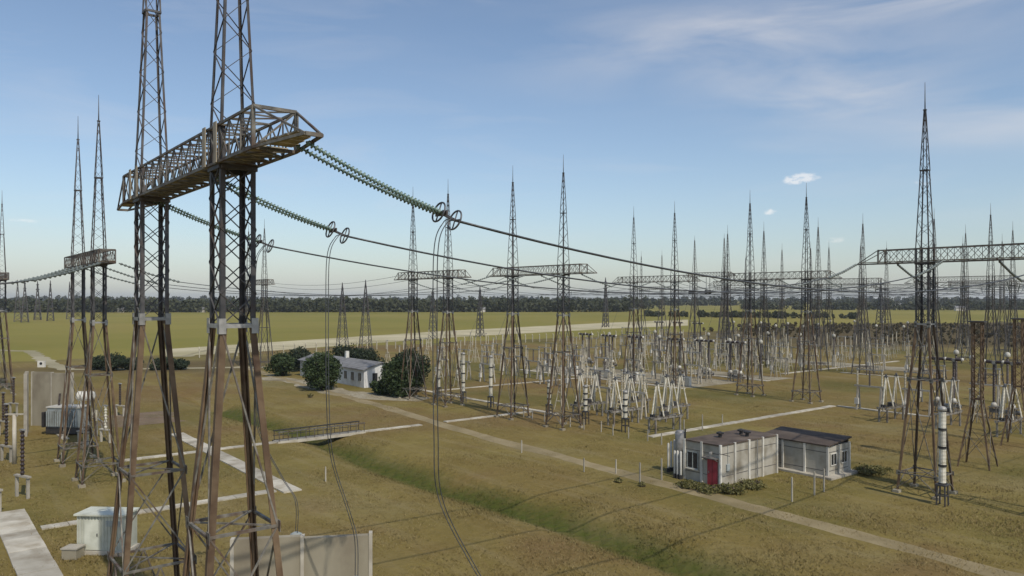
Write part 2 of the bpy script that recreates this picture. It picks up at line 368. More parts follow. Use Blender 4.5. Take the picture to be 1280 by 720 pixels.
c = mx(mul(sp.outputs[1], rng(n1, 0.3, 0.6, 0.3, 1.0)), grass, bareC)
c = mx(mul(sp.outputs[0], rng(n2, 0.25, 0.6, 0.55, 1.0)), c, greenC)
c = mx(at.outputs['Alpha'], c, scrubC)
c = mx(sp.outputs[2], c, fieldC)
L(c, b.inputs['Base Color'])
bp = N('ShaderNodeBump'); bp.inputs['Strength'].default_value = 0.5; bp.inputs['Distance'].default_value = 0.25
L(n2, bp.inputs['Height']); L(bp.outputs[0], b.inputs['Normal'])
gme.materials.append(m)
struct(put('ground', gme))

# dirt track, pale farm road, gravel, all ragged-edged sheets
def ribbon(name, pts, width, m, z=0.006, rag=0.25, step=1.5):
    P_ = []
    for (x0, y0), (x1, y1) in zip(pts, pts[1:]):
        n = max(2, int(math.hypot(x1 - x0, y1 - y0) / step))
        P_ += [(x0 + (x1 - x0) * i / n, y0 + (y1 - y0) * i / n) for i in range(n)]
    P_.append(pts[-1]); mb = MB(); vs_ = []
    for i, (x, y) in enumerate(P_):
        a = P_[max(i - 3, 0)]; c_ = P_[min(i + 3, len(P_) - 1)]
        d = Vector((c_[0] - a[0], c_[1] - a[1])).normalized(); nx_, ny_ = -d.y, d.x
        w1 = width / 2 + rag * (mnoise.noise((x * .25, y * .25, 1.7)) * 1.6 + mnoise.noise((x * 1.3, y * 1.3, 3.7)) * .6); w2 = width / 2 + rag * (mnoise.noise((x * .25, y * .25, 9.7)) * 1.6 + mnoise.noise((x * 1.3, y * 1.3, 7.7)) * .6)
        vs_ += [(x + nx_ * w1, y + ny_ * w1, z), (x, y, z + .012), (x - nx_ * w2, y - ny_ * w2, z)]
    fs_ = []
    for i in range(len(P_) - 1):
        k = 3 * i; fs_ += [(k, k + 3, k + 4, k + 1), (k + 1, k + 4, k + 5, k + 2)]
    mb.v, mb.f = vs_, fs_
    return struct(build(name, mb, m))
track_uv = [(-175, 60), (-150, 57.5), (-122, 55.5), (-95, 53.5), (-76, 51.2), (-55, 50.2), (-30, 49.0), (0, 47.5), (30, 46)]
ribbon('dirt_track', track_pts := [W(u, v) for u, v in track_uv], 1.9, M['track'], rag=0.32, step=1.0)
q = [P(300, 433), P(560, 419), P(770, 406.5), P(900, 398.5)]
mb = MB()
top = [P(200, 437), P(320, 429), P(560, 413.5), P(770, 403), P(860, 399.5)]; bot = [P(200, 446), P(320, 440), P(560, 422), P(770, 410.5), P(860, 407)]
mb.v = [(x, y, .02) for x, y in top + bot]; k = len(top); mb.f = [(k + i, k + i + 1, i + 1, i) for i in range(k - 1)]
struct(build('farm_road', mb, M['paleroad']))
ribbon('dirt_path', [P(-30, 437), P(38, 439), P(62, 454), P(84, 462), P(150, 461.5), P(240, 460), P(330, 459)], 3.4, M['paleroad'], z=.01, rag=.7)
ribbon('dirt_path', [P(226, 446), P(262, 437), P(330, 434)], 4.5, M['paleroad'], z=.012, rag=.8)
ribbon('gravel_yard', [P(326, 472), P(372, 476), P(420, 490), P(470, 497), P(530, 500)], 5.0, M['gravel'], z=.004, rag=.8)
for (ua, ub, v, wd) in ((-128, -84, 113.5, 15), (-106, -82, 131, 6), (-180, -155, 200, 12), (-110, -70, 170, 10)):
    ribbon('gravel_yard', [W(ua, v), W(ub, v)], wd, M['gravel'], z=.004, rag=1.2)
ribbon('bare_earth', [W(-112, 24), W(-101, 24)], 8, M['earth'], z=.004, rag=1.5)
def lids(u0, v0, u1, v1, wd, name='concrete_path'):
    mb = MB(); L_ = math.hypot(u1 - u0, v1 - v0); n = int(L_ / 1.5); du, dv = (u1 - u0) / L_, (v1 - v0) / L_
    for i in range(n):
        t = (i + .5) * L_ / n; z = .10 + random.uniform(-.015, .015); j = random.uniform(-.015, .015)
        x, y = u0 + du * t - dv * j, v0 + dv * t + du * j
        sx, sy = (L_ / n - .03, wd) if abs(du) > .5 else (wd, L_ / n - .03)
        mb.box(x, y, z / 2 - .05, sx, sy, z + .1)
    return struct(build(name, mb, M['lid'], rz=YAW))
lids(-80, 16, -80, 31.3, .9); lids(-80, 41.5, -80, 49.4, .9); lids(-80, 52.9, -80, 67, .8)
lids(-112, 68, -76, 68, .9); lids(-107.7, 69, -107.7, 113, .7); lids(-57.3, 65, -57.3, 104, .9); lids(-57, 104.6, -44, 104.6, .8)
lids(-92, 24.4, -58.8, 24.4, 1.5); lids(-60, 7.3, -60, 23.4, .9); lids(-66, 6.0, -38, 6.0, 2.0)
lids(-112, 14, -96, 14, .7); lids(-75, 69.5, -54, 69.5 - 3.2, .5) if False else None
lids(-128, 104, -84, 104, 1.2); lids(-100, 126, -82, 126, 1.6); lids(-82, 152, -60, 152, .9); lids(-88, 140, -88, 190, .9)

# ------------------------------------------------------------------ lattice gantries
def zig(mb, face, z0, z1, h0, h1, n, w, cross=True, flip=0):
    """lacing on the four faces of a tapering square tower"""
    C = [(-1, -1), (1, -1), (1, 1), (-1, 1)]
    for k in range(4):
        a, b_ = C[k], C[(k + 1) % 4]
        for i in range(n):
            za, zb_ = z0 + (z1 - z0) * i / n, z0 + (z1 - z0) * (i + 1) / n
            ha, hb = h0 + (h1 - h0) * i / n, h0 + (h1 - h0) * (i + 1) / n
            pa, pb = (a[0] * ha, a[1] * ha, za), (b_[0] * hb, b_[1] * hb, zb_)
            qa, qb = (b_[0] * ha, b_[1] * ha, za), (a[0] * hb, a[1] * hb, zb_)
            if cross: mb.bar(pa, pb, w, w * .6); mb.bar(qa, qb, w, w * .6)
            elif (i + k + flip) % 2: mb.bar(pa, pb, w, w * .6)
            else: mb.bar(qa, qb, w, w * .6)
C4 = [(-1, -1), (1, -1), (1, 1), (-1, 1)]
TOW = {}
def tower_meshes(key, zb, zj, zc, zt, zr, a0, braces, thick=1.0, lw=.15):
    h0, hj, hc, ht = a0 / 2, .525, .27, .05
    zbt = zb + 1.12
    body = MB()
    for sx, sy in C4:
        body.angle((sx * hj, sy * hj, zj), (sx * hj, sy * hj, zbt), .145 * thick, .028 * thick, sx, sy)
        body.angle((sx * hj, sy * hj, zbt), (sx * hc, sy * hc, zc), .078 * thick, .018 * thick, sx, sy)
        body.bar((sx * hc, sy * hc, zc), (sx * ht, sy * ht, zt), .055 * thick)
    zig(body, 0, zj, zb, hj, hj, 5, .045 * thick, True)
    zig(body, 0, zbt, zc, hj, hc, 8, .034 * thick, False)
    zig(body, 0, zc, zt, hc, ht, 7, .03 * thick, False)
    zq = zb + 3.0
    for z, h, t in ((zc, hc, .075), (zb - .1, hj, .12), (zt, ht + .03, .08)):
        for k in range(4):
            a, b_ = C4[k], C4[(k + 1) % 4]; body.bar((a[0] * h, a[1] * h, z), (b_[0] * h, b_[1] * h, z), t * thick, t * thick * 1.1)
    at_ = lambda z: h0 + (hj - h0) * z / zj
    legs = []
    for sx, sy in C4:
        l = MB(); l.angle((sx * h0, sy * h0, .15), (sx * hj, sy * hj, zj), lw * thick, .04 * thick, sx, sy)
        l.bar((sx * (h0 - .13), sy * (h0 - .13), .2), (sx * (hj - .12), sy * (hj - .12), zj), .055 * thick)
        legs.append(l.mesh('tower_leg', M['rust']))
    coll = MB()
    for k in range(4):
        a, b_ = C4[k], C4[(k + 1) % 4]; h = hj + .02
        coll.bar((a[0] * h, a[1] * h, zj), (b_[0] * h, b_[1] * h, zj), .09 * thick, .12 * thick)
        coll.box(a[0] * (h - .06), a[1] * h + a[1] * .03, zj, .21, .03, .46); coll.box(a[0] * h + a[0] * .03, a[1] * (h - .06), zj, .03, .21, .46)
    br = MB()
    lv = [zj] + list(braces) + [0.4]
    for z in braces:
        h = at_(z)
        for k in range(4):
            a, b_ = C4[k], C4[(k + 1) % 4]; br.bar((a[0] * h, a[1] * h, z), (b_[0] * h, b_[1] * h, z), .085 * thick, .085 * thick)
            br.box(a[0] * h, a[1] * h + a[1] * .03, z, .3 * thick, .025, .34 * thick)
        br.bar((-h, -h, z), (h, h, z), .05 * thick); br.bar((h, -h, z + .06), (-h, h, z + .06), .05 * thick)
    for i, (za, zb_) in enumerate(zip(lv, lv[1:])):
        ha, hb = at_(za), at_(zb_)
        for k in range(4):
            a, b_ = C4[k], C4[(k + 1) % 4]
            if zb_ < 1:
                mid = ((a[0] + b_[0]) * ha / 2, (a[1] + b_[1]) * ha / 2, za)
                br.bar(mid, (a[0] * hb, a[1] * hb, zb_), .055 * thick); br.bar(mid, (b_[0] * hb, b_[1] * hb, zb_), .055 * thick)
            else:
                br.bar((a[0] * ha, a[1] * ha, za), (b_[0] * hb, b_[1] * hb, zb_), .05 * thick)
                if k % 2 == i % 2: br.bar((b_[0] * ha, b_[1] * ha, za), (a[0] * hb, a[1] * hb, zb_), .05 * thick)
    spire = MB(); spire.lathe((0, 0, zt), (0, 0, zr), [(0, .05), (.5, .045), (zr - zt, .018)], 5)
    foot = []
    for sx, sy in C4:
        f_ = MB(); f_.box(sx * (h0 - .05), sy * (h0 - .05), .02, .5, .5, .4); foot.append(f_.mesh('footing', M['wallconc']))
    TOW[key] = dict(body=body.mesh('lattice_tower', M['steel']), legs=legs, coll=coll.mesh('joint_collar', M['galv']),
                    br=br.mesh('bracing', M['lattice']), spire=spire.mesh('spire', M['steel'], True), foot=foot)
    # one-mesh version for the far ones
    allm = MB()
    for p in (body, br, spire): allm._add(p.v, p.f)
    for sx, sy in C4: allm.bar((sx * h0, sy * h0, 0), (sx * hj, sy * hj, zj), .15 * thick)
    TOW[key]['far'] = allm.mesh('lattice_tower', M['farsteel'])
def beam_meshes(key, zb, xl, xr, tl, tr, thick=1.0, deck=True):
    zt = zb + 1.1; h = .6
    b = MB()
    for sy in (-1, 1):
        b.bar((tl, sy * h, zt), (tr, sy * h, zt), .068 * thick); b.bar((tl, sy * h, zb), (tr, sy * h, zb), .074 * thick)
        b.bar((tr, sy * h, zb), (xr, sy * .22, zb), .074 * thick); b.bar((tl, sy * h, zb), (xl, sy * .22, zb), .074 * thick)
        b.bar((tr, sy * h, zt), (xr, sy * .22, zb), .055 * thick); b.bar((tl, sy * h, zt), (xl, sy * .22, zb), .055 * thick)
        b.bar((tr, sy * h, zt), (tr, sy * h, zb), .1 * thick); b.bar((tl, sy * h, zt), (tl, sy * h, zb), .1 * thick)
        n = int(round((tr - tl) / .95)); d = (tr - tl) / n
        for i in range(n):
            x0, x1 = tl + d * i, tl + d * (i + 1)
            b.bar((x0, sy * h, zb), (x1, sy * h, zt), .036 * thick, .03); b.bar((x1, sy * h, zb), (x0, sy * h, zt), .036 * thick, .03)
            if i: b.bar((x0, sy * h, zb), (x0, sy * h, zt), .038 * thick, .03)
    for z, w_ in ((zt, .05), (zb, .05)):
        for i in range(n):
            x0, x1 = tl + d * i, tl + d * (i + 1)
            b.bar((x0, -h, z), (x1, h, z), w_ * thick, .04)
            b.bar((x0, -h, z), (x0, h, z), w_ * thick, .04)
            if z == zb: b.bar((x1, -h, z), (x0, h, z), w_ * thick, .04)
    for x in (tl, tr):
        b.bar((x, -h, zt), (x, h, zt), .09 * thick); b.bar((x, -h, zb), (x, h, zb), .09 * thick); b.bar((x, -h, zb), (x, h, zt), .05 * thick)
    for x, hx in ((xl, .22), (xr, .22)): b.bar((x, -hx, zb), (x, hx, zb), .08 * thick, .1)
    dk = MB()
    x = tl
    while x < tr - .3:
        dk.box(x + .24, 0, zb + .13 + random.uniform(-.01, .01), .45, .98, .04); x += .48
    for x0, x1 in ((tr, xr - .4), (xl + .4, tl)):
        n2_ = 4
        for i in range(n2_):
            xa = x0 + (x1 - x0) * (i + .5) / n2_; tpos = (xa - tr) / (xr - tr) if xa > 0 else (tl - xa) / (tl - xl)
            dk.box(xa, 0, zb + .13, abs(x1 - x0) / n2_ - .03, .98 - .6 * tpos, .04)
    TOW[key] = dict(beam=b.mesh('lattice_beam', M['lattice']), deck=dk.mesh('walkway', M['deck']))
tower_meshes('near', 19.5, 14.65, 27.0, 33.0, 35.0, 3.4, [8.6, 5.0], 1.0, .19)
tower_meshes('std', 18.3, 13.4, 25.6, 30.4, 32.6, 3.1, [9.0, 1.6], 1.0)
tower_meshes('tall', 21.2, 14.5, 26.2, 31.2, 32.6, 3.1, [9.0, 1.6], 1.1)
tower_meshes('thick', 18.3, 13.4, 25.6, 30.4, 32.6, 3.1, [9.0, 1.6], 1.08)
beam_meshes('bnear', 19.5, -10.0, 10.75, -6.9, 8.25, 1.0)
beam_meshes('bstd', 18.3, -10.3, 10.3, -8.3, 8.3, 1.0)
beam_meshes('bthick', 18.3, -10.3, 10.3, -8.3, 8.3, 1.1)
beam_meshes('btall', 21.2, -8.6, 8.6, -6.6, 6.6, 1.4)
GANTRY = {}
HALF = 4.85
def gantry(key, u, v, label, tk='std', bk='bstd', far=False, half=HALF, group='lattice gantries of the switchyard'):
    x, y = W(u, v)
    g = thing('portal_gantry', label, 'gantry', (x, y, 0), YAW, group)
    GANTRY[key] = (u, v, {'std': 18.3, 'thick': 18.3, 'near': 19.5, 'tall': 21.2}[tk])
    T = TOW[tk]
    for sx in (-half, half):
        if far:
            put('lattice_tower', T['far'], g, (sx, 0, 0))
        else:
            t = put('lattice_tower', T['body'], g, (sx, 0, 0))
            for l in T['legs']: put('leg', l, t)
            for l in T['foot']: put('footing', l, t)
            put('joint_collar', T['coll'], t); put('bracing', T['br'], t); put('spire', T['spire'], t)
    bm_ = put('lattice_beam', TOW[bk]['beam'], g)
    if not far: put('walkway', TOW[bk]['deck'], bm_)
    return g
near = gantry('near', -28.5, 7.9, 'huge rusty lattice gantry whose wide beam carries three green insulator strings, closest to the camera', 'near', 'bnear')
for sx in (-HALF, HALF):                     # tall gusset plates where the beam meets the towers
    for ox in (-.525, .525):
        gp = MB(); gp.box(0, 0, 0, .28, .03, 1.2)
        build('gusset_plate', gp, M['deck'], near, (sx + ox, -.69, 20.07))
gantry('R', -22.5, 63.6, 'big gantry behind the grey hut with its beam running out of the right edge')
gantry('L', -77.3, 13.0, 'slim gantry beside the concrete firewall left of the huge rusty one')
gantry('M', -151.3, 12.5, 'gantry cut by the left edge beyond the firewall')
gantry('B', -72.9, 61.9, 'gantry behind the dirt track with the striped column trio on its left')
gantry('A', -97.2, 61.6, 'gantry rising beside the round bushes and the white house')
gantry('D', -67.1, 105.4, 'gantry behind the empty grass between the tripod switches and the hut')
gantry('C', -93.3, 107.0, 'gantry in the crowded middle of the yard above the dark crossbar breakers')
gantry('Q', -168.5, 61.5, 'lone gantry peeping out behind the right leg of the huge rusty one', 'thick', 'bthick', True)
gantry('E', -129.5, 171, 'distant gantry with five black barrels hanging under its high beam', 'tall', 'btall', True)
gantry('F', -82.5, 152.5, 'far gantry between the crowded middle yard and the big right gantry', 'thick', 'bthick', True)
gantry('G', -59.7, 154, 'far gantry seen under the beam of the big right gantry', 'thick', 'bthick', True)
gantry('H', -69.5, 194, 'hazy gantry farthest to the right behind the big right gantry', 'thick', 'bthick', True)
gantry('I', -131, 216, 'hazy thin gantry just right of the empty grass gantry', 'thick', 'bthick', True)
gantry('J', -116, 217, 'hazy thin gantry left of the far gantry in the middle distance', 'thick', 'bthick', True)
gantry('K', -84, 230, 'faint short gantry behind the one under the big right beam', 'thick', 'bthick', True)
gantry('S', -176, 248, 'faintest gantry above the green fields near the middle', 'thick', 'bthick', True)
gantry('T', -105, 152, 'far gantry behind the empty grass gantry, half hidden by its right tower', 'thick', 'bthick', True)
gantry('V', -106, 232, 'faint gantry left of the big right gantry above the scrub', 'thick', 'bthick', True)
gantry('N', -185, 211, 'faint gantry left of the barrels gantry over the tree belt', 'thick', 'bthick', True)

# short rusty columns near the right edge
def short_column(px, py, label):
    x, y = P(px, py); zj, zt, h0, h1 = 6.2, 13.2, 1.35, .42
    t = thing('lattice_column', label, 'lattice column', (x, y, 0), YAW + .1, 'short rusty lattice columns'); t['kind'] = 'thing'
    for sx, sy in C4:
        l = MB(); l.angle((sx * h0, sy * h0, 0), (sx * h1, sy * h1, zj), .14, .035, sx, sy); build('leg', l, M['rust'], t)
    b = MB()
    for sx, sy in C4: b.angle((sx * h1, sy * h1, zj), (sx * h1, sy * h1, zt), .12, .03, sx, sy)
    zig(b, 0, zj, zt, h1, h1, 8, .05, True)
    for z in (zj, zt):
        for k in range(4):
            p, q_ = C4[k], C4[(k + 1) % 4]; b.bar((p[0] * h1, p[1] * h1, z), (q_[0] * h1, q_[1] * h1, z), .1)
    build('column_body', b, M['rust'], t)
    b = MB(); zig(b, 0, .5, zj, h0 - .07, h1, 2, .05, True); build('bracing', b, M['lattice'], t)
    b = MB(); b.box(0, 0, zt + .1, 1.3, 1.0, .12); build('cap', b, M['steel'], t)
short_column(1222, 583, 'short rusty lattice column without spire right of the lone striped column')
short_column(1273, 557, 'short rusty lattice column without spire at the right picture edge')

# ------------------------------------------------------------------ insulator strings, conductors, droppers
def curve_pts(a, b, sag, n):
    a, b = Vector(a), Vector(b)
    return [a.lerp(b, i / n) - Vector((0, 0, 4 * sag * (i / n) * (1 - i / n))) for i in range(n + 1)]
def disc_chain(mb, pts, r=.16, step=.16, n=8):
    """glass cap-and-pin discs threaded along a polyline"""
    P_ = [Vector(p) for p in pts]; seg = [(P_[i + 1] - P_[i]).length for i in range(len(P_) - 1)]; tot = sum(seg)
    k = int(tot / step)
    for j in range(k):
        s_ = (j + .5) * tot / k; i = 0
        while i < len(seg) - 1 and s_ > seg[i]: s_ -= seg[i]; i += 1
        d = (P_[i + 1] - P_[i]).normalized(); p = P_[i] + d * s_
        mb.lathe(p - d * .05, p + d * .08, [(0, .03), (.03, .045), (.055, r), (.07, r * .95), (.08, .03), (.13, .03)], n)
    mb.tube(P_, .022, 4)
def string_thing(a, b, sag, label, group, rings=True, fine=True, sep=.62, size=1.0):
    """double tension string from the beam (a) to the yoke (b)"""
    a, b = Vector(a), Vector(b)
    side = Vector((b.x - a.x, b.y - a.y, 0)).normalized().cross(Vector((0, 0, 1)))
    t = thing('insulator_string', label, 'insulator string', tuple(a), 0, group)
    for s_ in ((-1, 1) if fine else (0,)):
        mb = MB()
        pts = [p - a + side * s_ * (sep / 2) * (1 - .62 * i / 8) for i, p in enumerate(curve_pts(a, b, sag, 8))]
        if fine: disc_chain(mb, pts, (.088 * size), .12)
        else:
            d = (pts[-1] - pts[0]).normalized()
            mb.insulator(pts[0], pts[4], .1 * size, .45, .3, 6); mb.insulator(pts[4], pts[8], .1 * size, .45, .3, 6)
        build('disc_chain', mb, M['glass' if fine else 'farglass'], t, smooth=True)
    d = (b - a).normalized()
    if fine:
        mb = MB(); mb.bar(b - a - side * .3, b - a + side * .3, .05, .14); mb.bar(b - a, b - a + d * .55, .07); build('yoke', mb, M['steel'], t)
    if rings:
        for off in (-.10, .50):
            mb = MB(); c_ = b - a + d * off; up = side.cross(d)
            # corona rings stand across the string, turned a little towards it
            ax1 = side
            circ = [c_ + ax1 * .30 * math.cos(k * math.pi / 12) + up * .30 * math.sin(k * math.pi / 12) for k in range(24)]
            mb.tube(circ, .028, 6, True)
            mb.bar(c_ - up * .29, c_ + up * .29, .03); mb.bar(c_ - ax1 * .29, c_ + ax1 * .29, .03)
            build('grading_ring', mb, M['ring'], t, smooth=True)
    return t
def wire_thing(name, pts, r, label, cat, group, twin=0.0, n=5, side=None):
    p0 = Vector(pts[0]); pts = [Vector(p) - p0 for p in pts]
    if not twin:
        mb = MB(); mb.tube(pts, r, n)
        return tag(build(name, mb, M['wire'], loc=tuple(p0), smooth=True), label, cat, group)
    t = thing(name, label, cat, tuple(p0), 0, group)
    if side is None: side = Vector((pts[-1].x - pts[0].x, pts[-1].y - pts[0].y, 0))
    side = side.normalized().cross(Vector((0, 0, 1))) if side.length > .5 else Vector((1, 0, 0))
    for s_ in (-1, 1):
        mb = MB(); mb.tube([p + side * s_ * twin / 2 for p in pts], r, n); build('wire', mb, M['wire'], t, smooth=True)
    return t
GS, GC = 'insulator strings on the gantries', 'overhead conductors between the gantries'
NICK = dict(near='huge rusty gantry', R='big right-edge gantry', L='slim left gantry', B='track gantry', A='bush gantry', D='grass gantry', C='crowded yard gantry',
            G='under-beam gantry', F='far middle gantry', H='hazy right gantry', J='hazy middle gantry', K='faint short gantry', E='barrels gantry', I='hazy thin gantry',
            Lout='left picture edge', Rout='right picture edge')
def span(ga, gb, offa, offb, fine=False, sl=4.6, drop=1.45, dropb=1.1, sag=1.6, r=.028, twin=0, ends=(True, True), size=1.1):
    (ua, va, za), (ub, vb, zb) = GANTRY[ga], GANTRY[gb]
    out = []; na, nb = NICK[ga], NICK[gb]
    ordk = sorted(range(3), key=lambda k: W(ua + offa[k], va)[0] / max(W(ua + offa[k], va)[1], 1))
    for k, (oa, ob) in enumerate(zip(offa, offb)):
        nm = ('leftmost', 'middle', 'rightmost')[ordk.index(k)]
        sg = 1 if vb > va else -1
        A = Vector((*W(ua + oa, va + (.12 if fine else .6) * sg), za - .05)); B = Vector((*W(ub + ob, vb - .6 * sg), zb))
        d = Vector((B.x - A.x, B.y - A.y, 0)).normalized()
        A2 = A + d * sl - Vector((0, 0, drop)); B2 = B - d * sl - Vector((0, 0, dropb))
        if ends[0]: string_thing(A, A2, .10, f'{nm} of three {"thick green" if fine else "insulator"} strings on the {na} towards the {nb}', GS, fine, fine, size=1 if fine else size)
        if ends[1]: string_thing(B, B2, .08, f'{nm} of three insulator strings on the {nb} towards the {na}', GS, False, False, size=size)
        dd = (A2 - A).normalized()
        st_ = A2 + (dd * .55 if fine else Vector((0, 0, 0)))
        wire_thing('conductor', curve_pts(st_, B2, sag, 28), r, f'{nm} of three {"dark sagging" if fine else "thin"} wires from the {na} to the {nb}', 'conductor', GC, twin)
        out.append((A, A2, dd, d))
    return out
NR = span('near', 'R', (9.7, 2.5, -4.85), (3.9, -3.3, -10.1), True, 4.28, 1.5, 1.2, 1.65, .03, .10)
span('L', 'B', (9.6, 2.4, -4.85), (5.6, -1.6, -9.0), sag=1.3, r=.03)
for ga, gb, o, sg_, r_ in (('B', 'D', 7.3, 1.1, .028), ('A', 'C', 7.3, 1.1, .028), ('D', 'G', 7.3, 1.2, .032), ('C', 'F', 7.3, 1.2, .032), ('G', 'H', 7.3, 1.0, .035), ('F', 'J', 7.3, 1.4, .035), ('E', 'I', 5, 1.0, .035), ('H', 'K', 6, 1.0, .035)):
    span(ga, gb, (-o, 0, o), (-o, 0, o), sag=sg_, r=r_)
GANTRY['Lout'] = (-77.3, -42, 17.5); GANTRY['Rout'] = (-22.5, 112, 18.3)
span('L', 'Lout', (9.0, 1.5, -6), (9.0, 1.5, -6), sag=1.2, r=.03, ends=(True, False), size=1.7)
span('R', 'Rout', (8, 0.2, -7.3), (8, 0.2, -7.3), sag=1.2, r=.03, ends=(True, False))
# busbar wires along the rows
def bus(u0, v0, u1, v1, z, sag, label, r=.028, n=24):
    wire_thing('bus_wire', curve_pts((*W(u0, v0), z), (*W(u1, v1), z), sag, n), r, label, 'wire', 'bus wires along the gantry rows')
for k, (dv, z) in enumerate(((-1.0, 19.0), (0.0, 18.2), (1.0, 17.0))):
    bus(-163, 61.5 + dv, -103, 61.5 + dv, z, 1.2, f'{ORD[k]} bus wire from the top between the lone gantry and the bush gantry')
    bus(-92, 61.7 + dv * .3, -78, 61.7 + dv * .3, z - .6, 1.3, f'short drooping bus wire, {ORD[k]} from the top, between bush and track gantries')
    bus(-88, 106 + dv * .3, -72.4, 105.6 + dv * .3, z - .4, 1.5, f'short drooping bus wire, {ORD[k]} from the top, joining the two middle gantries')
    bus(-77, 152.6 + dv, -65, 153.8 + dv, z, 1.0, f'far short bus wire, {ORD[k]} from the top, under the big beam')
for k in range(5):
    bus(-190 + 6 * k, 185 + 3 * k, -62, 190 + 4 * k, 17.2 + .5 * k, 1.8, f'long faint bus wire, {ORD[k]} from the bottom, across the rear yard', .035, 40)
for k in range(6):
    bus(-60 - 2 * k, 122 + 7 * k, 12, 124 + 7 * k, 16.3 + .5 * k, 1.5, f'thin bus wire, {ORD[k]} from the bottom, behind the right-edge beam', .026, 36)
for k in range(4):
    bus(-190 + 9 * k, 240, -70 + 4 * k, 236, 17.3 + .7 * k, 1.6, f'faintest bus wire, {ORD[k]} from the bottom, near the horizon', .045, 36)
for k in range(4):
    bus(-150, 128 + 4 * k, -70, 128 + 4 * k, 16.4 + .55 * k, 1.3, f'long thin bus wire, {ORD[k]} from the bottom, over the crowded middle yard', .03, 40)

# twin droppers falling from the three clamps
def smooth_path(ctrl, n=10):
    out = []
    c_ = [Vector(ctrl[0])] + [Vector(x) for x in ctrl] + [Vector(ctrl[-1])]
    for i in range(1, len(c_) - 2):
        for k in range(n):
            t = k / n; a, b_, d, e = c_[i - 1], c_[i], c_[i + 1], c_[i + 2]
            out.append(.5 * ((2 * b_) + (d - a) * t + (2 * a - 5 * b_ + 4 * d - e) * t * t + (-a + 3 * b_ - 3 * d + e) * t ** 3))
    out.append(c_[-2]); return out
drop_end = []
for k, (A, A2, dd, d) in enumerate(NR):
    c0 = A2 + dd * .38
    back = -d
    e = Vector((-195 / 960 * c0.y, c0.y, c0.z)) if k == 1 else c0 + Vector((1.35, -.35, 0))
    ctrl = [c0, c0 + back * .22 - Vector((0, 0, .12)), c0 + back * .52 - Vector((0, 0, .75)), c0 + back * .58 - Vector((0, 0, 2.4)), c0 + back * .55 - Vector((0, 0, 6.2)),
            c0 + back * .38 - Vector((0, 0, 8.2)), Vector((e.x * .5 + c0.x * .5, e.y * .5 + c0.y * .5, c0.z - 10.2)), Vector((e.x, e.y, 6.6)), Vector((e.x + .02, e.y, 5.25))]
    drop_end.append(Vector((e.x, e.y, 5.2)))
    wire_thing('dropper', smooth_path(ctrl), .0155, f'twin dropper cable hanging from the {("rightmost", "middle", "leftmost")[k]} of the near ring pairs', 'dropper cable', 'twin droppers under the near strings', .22, side=d)
# equipment that the droppers land on
def line_post(x, y, label, group='post insulators under the near droppers'):
    t = thing('post_insulator', label, 'insulator', (x, y, 0), YAW, group)
    mb = MB(); mb.box(0, 0, .9, .32, .32, 1.8); mb.box(0, 0, 1.85, .6, .6, .1); build('pedestal', mb, M['concrete'], t)
    mb = MB(); mb.insulator((0, 0, 1.9), (0, 0, 4.9), .17); build('insulator', mb, M['brown'], t, smooth=True)
    mb = MB(); mb.lathe((0, 0, 4.9), (0, 0, 5.25), [(0, .12), (.05, .26), (.27, .26), (.35, .1)], 10); build('cap', mb, M['bluegrey'], t, smooth=True)
for k, e in enumerate(drop_end):
    line_post(e.x, e.y, ('brown post insulator under the outermost near dropper', 'brown post insulator with round grey cap in front of the pale firewall', 'brown post insulator peeping over the firewall at the bottom')[k])

# line traps hanging under E
gu, gv, gz_ = GANTRY['E']
for k, (px) in enumerate((858.5, 863.5, 884.5, 890, 917)):
    o = (px - 888) / 34 * 7.2
    x, y = W(gu + o, gv - .3)
    t = thing('line_trap', f'black barrel hanging under the distant high beam, {ORD[k]} from the left of five', 'line trap', (x, y, 17.0), YAW, 'black barrels under the distant beam')
    mb = MB(); mb.lathe((0, 0, -.6), (0, 0, .6), [(0, .25), (.06, .42), (1.14, .42), (1.2, .25)], 12); build('coil', mb, M['black'], t, smooth=True)
    mb = MB(); mb.insulator((0, 0, .6), (0, 0, 4.15), .1, .4, .3, 6); build('hanger', mb, M['ring'], t)

# ------------------------------------------------------------------ switchyard equipment
def proto_column(n=4, hs_=1.36):                          # pale stacked column on a dark stand
    t = put('voltage_transformer', None)
    mb = MB()
    for sx in (-.3, .3):
        for sy in (-.3, .3): mb.bar((sx, sy, 0), (sx * .9, sy * .9, 1.5), .09)
    for z in (.75, 1.5):
        mb.bar((-.3, -.3, z), (.3, -.3, z), .07); mb.bar((-.3, .3, z), (.3, .3, z), .07); mb.bar((-.3, -.3, z), (-.3, .3, z), .07); mb.bar((.3, -.3, z), (.3, .3, z), .07)
    mb.box(0, 0, 1.56, .75, .75, .08); build('stand', mb, M['steel'], t)
    for i in range(n):
        z = 1.66 + i * hs_
        mb = MB(); mb.insulator((0, 0, z), (0, 0, z + hs_ - .14), .27, .82, .1, 10); build('porcelain_section', mb, M['ivory'], t, smooth=True)
    for i in range(n):
        mb = MB(); mb.lathe((0, 0, 1.6 + i * hs_ - .06), (0, 0, 1.6 + i * hs_ + .08), [(0, .3), (.14, .3)], 10); build('flange', mb, M['black'], t)
    mb = MB(); zt_ = 1.6 + n * hs_; mb.lathe((0, 0, zt_), (0, 0, zt_ + .36), [(0, .3), (.2, .3), (.32, .2), (.36, .05)], 10); build('cap', mb, M['galv'], t, smooth=True)
    return t
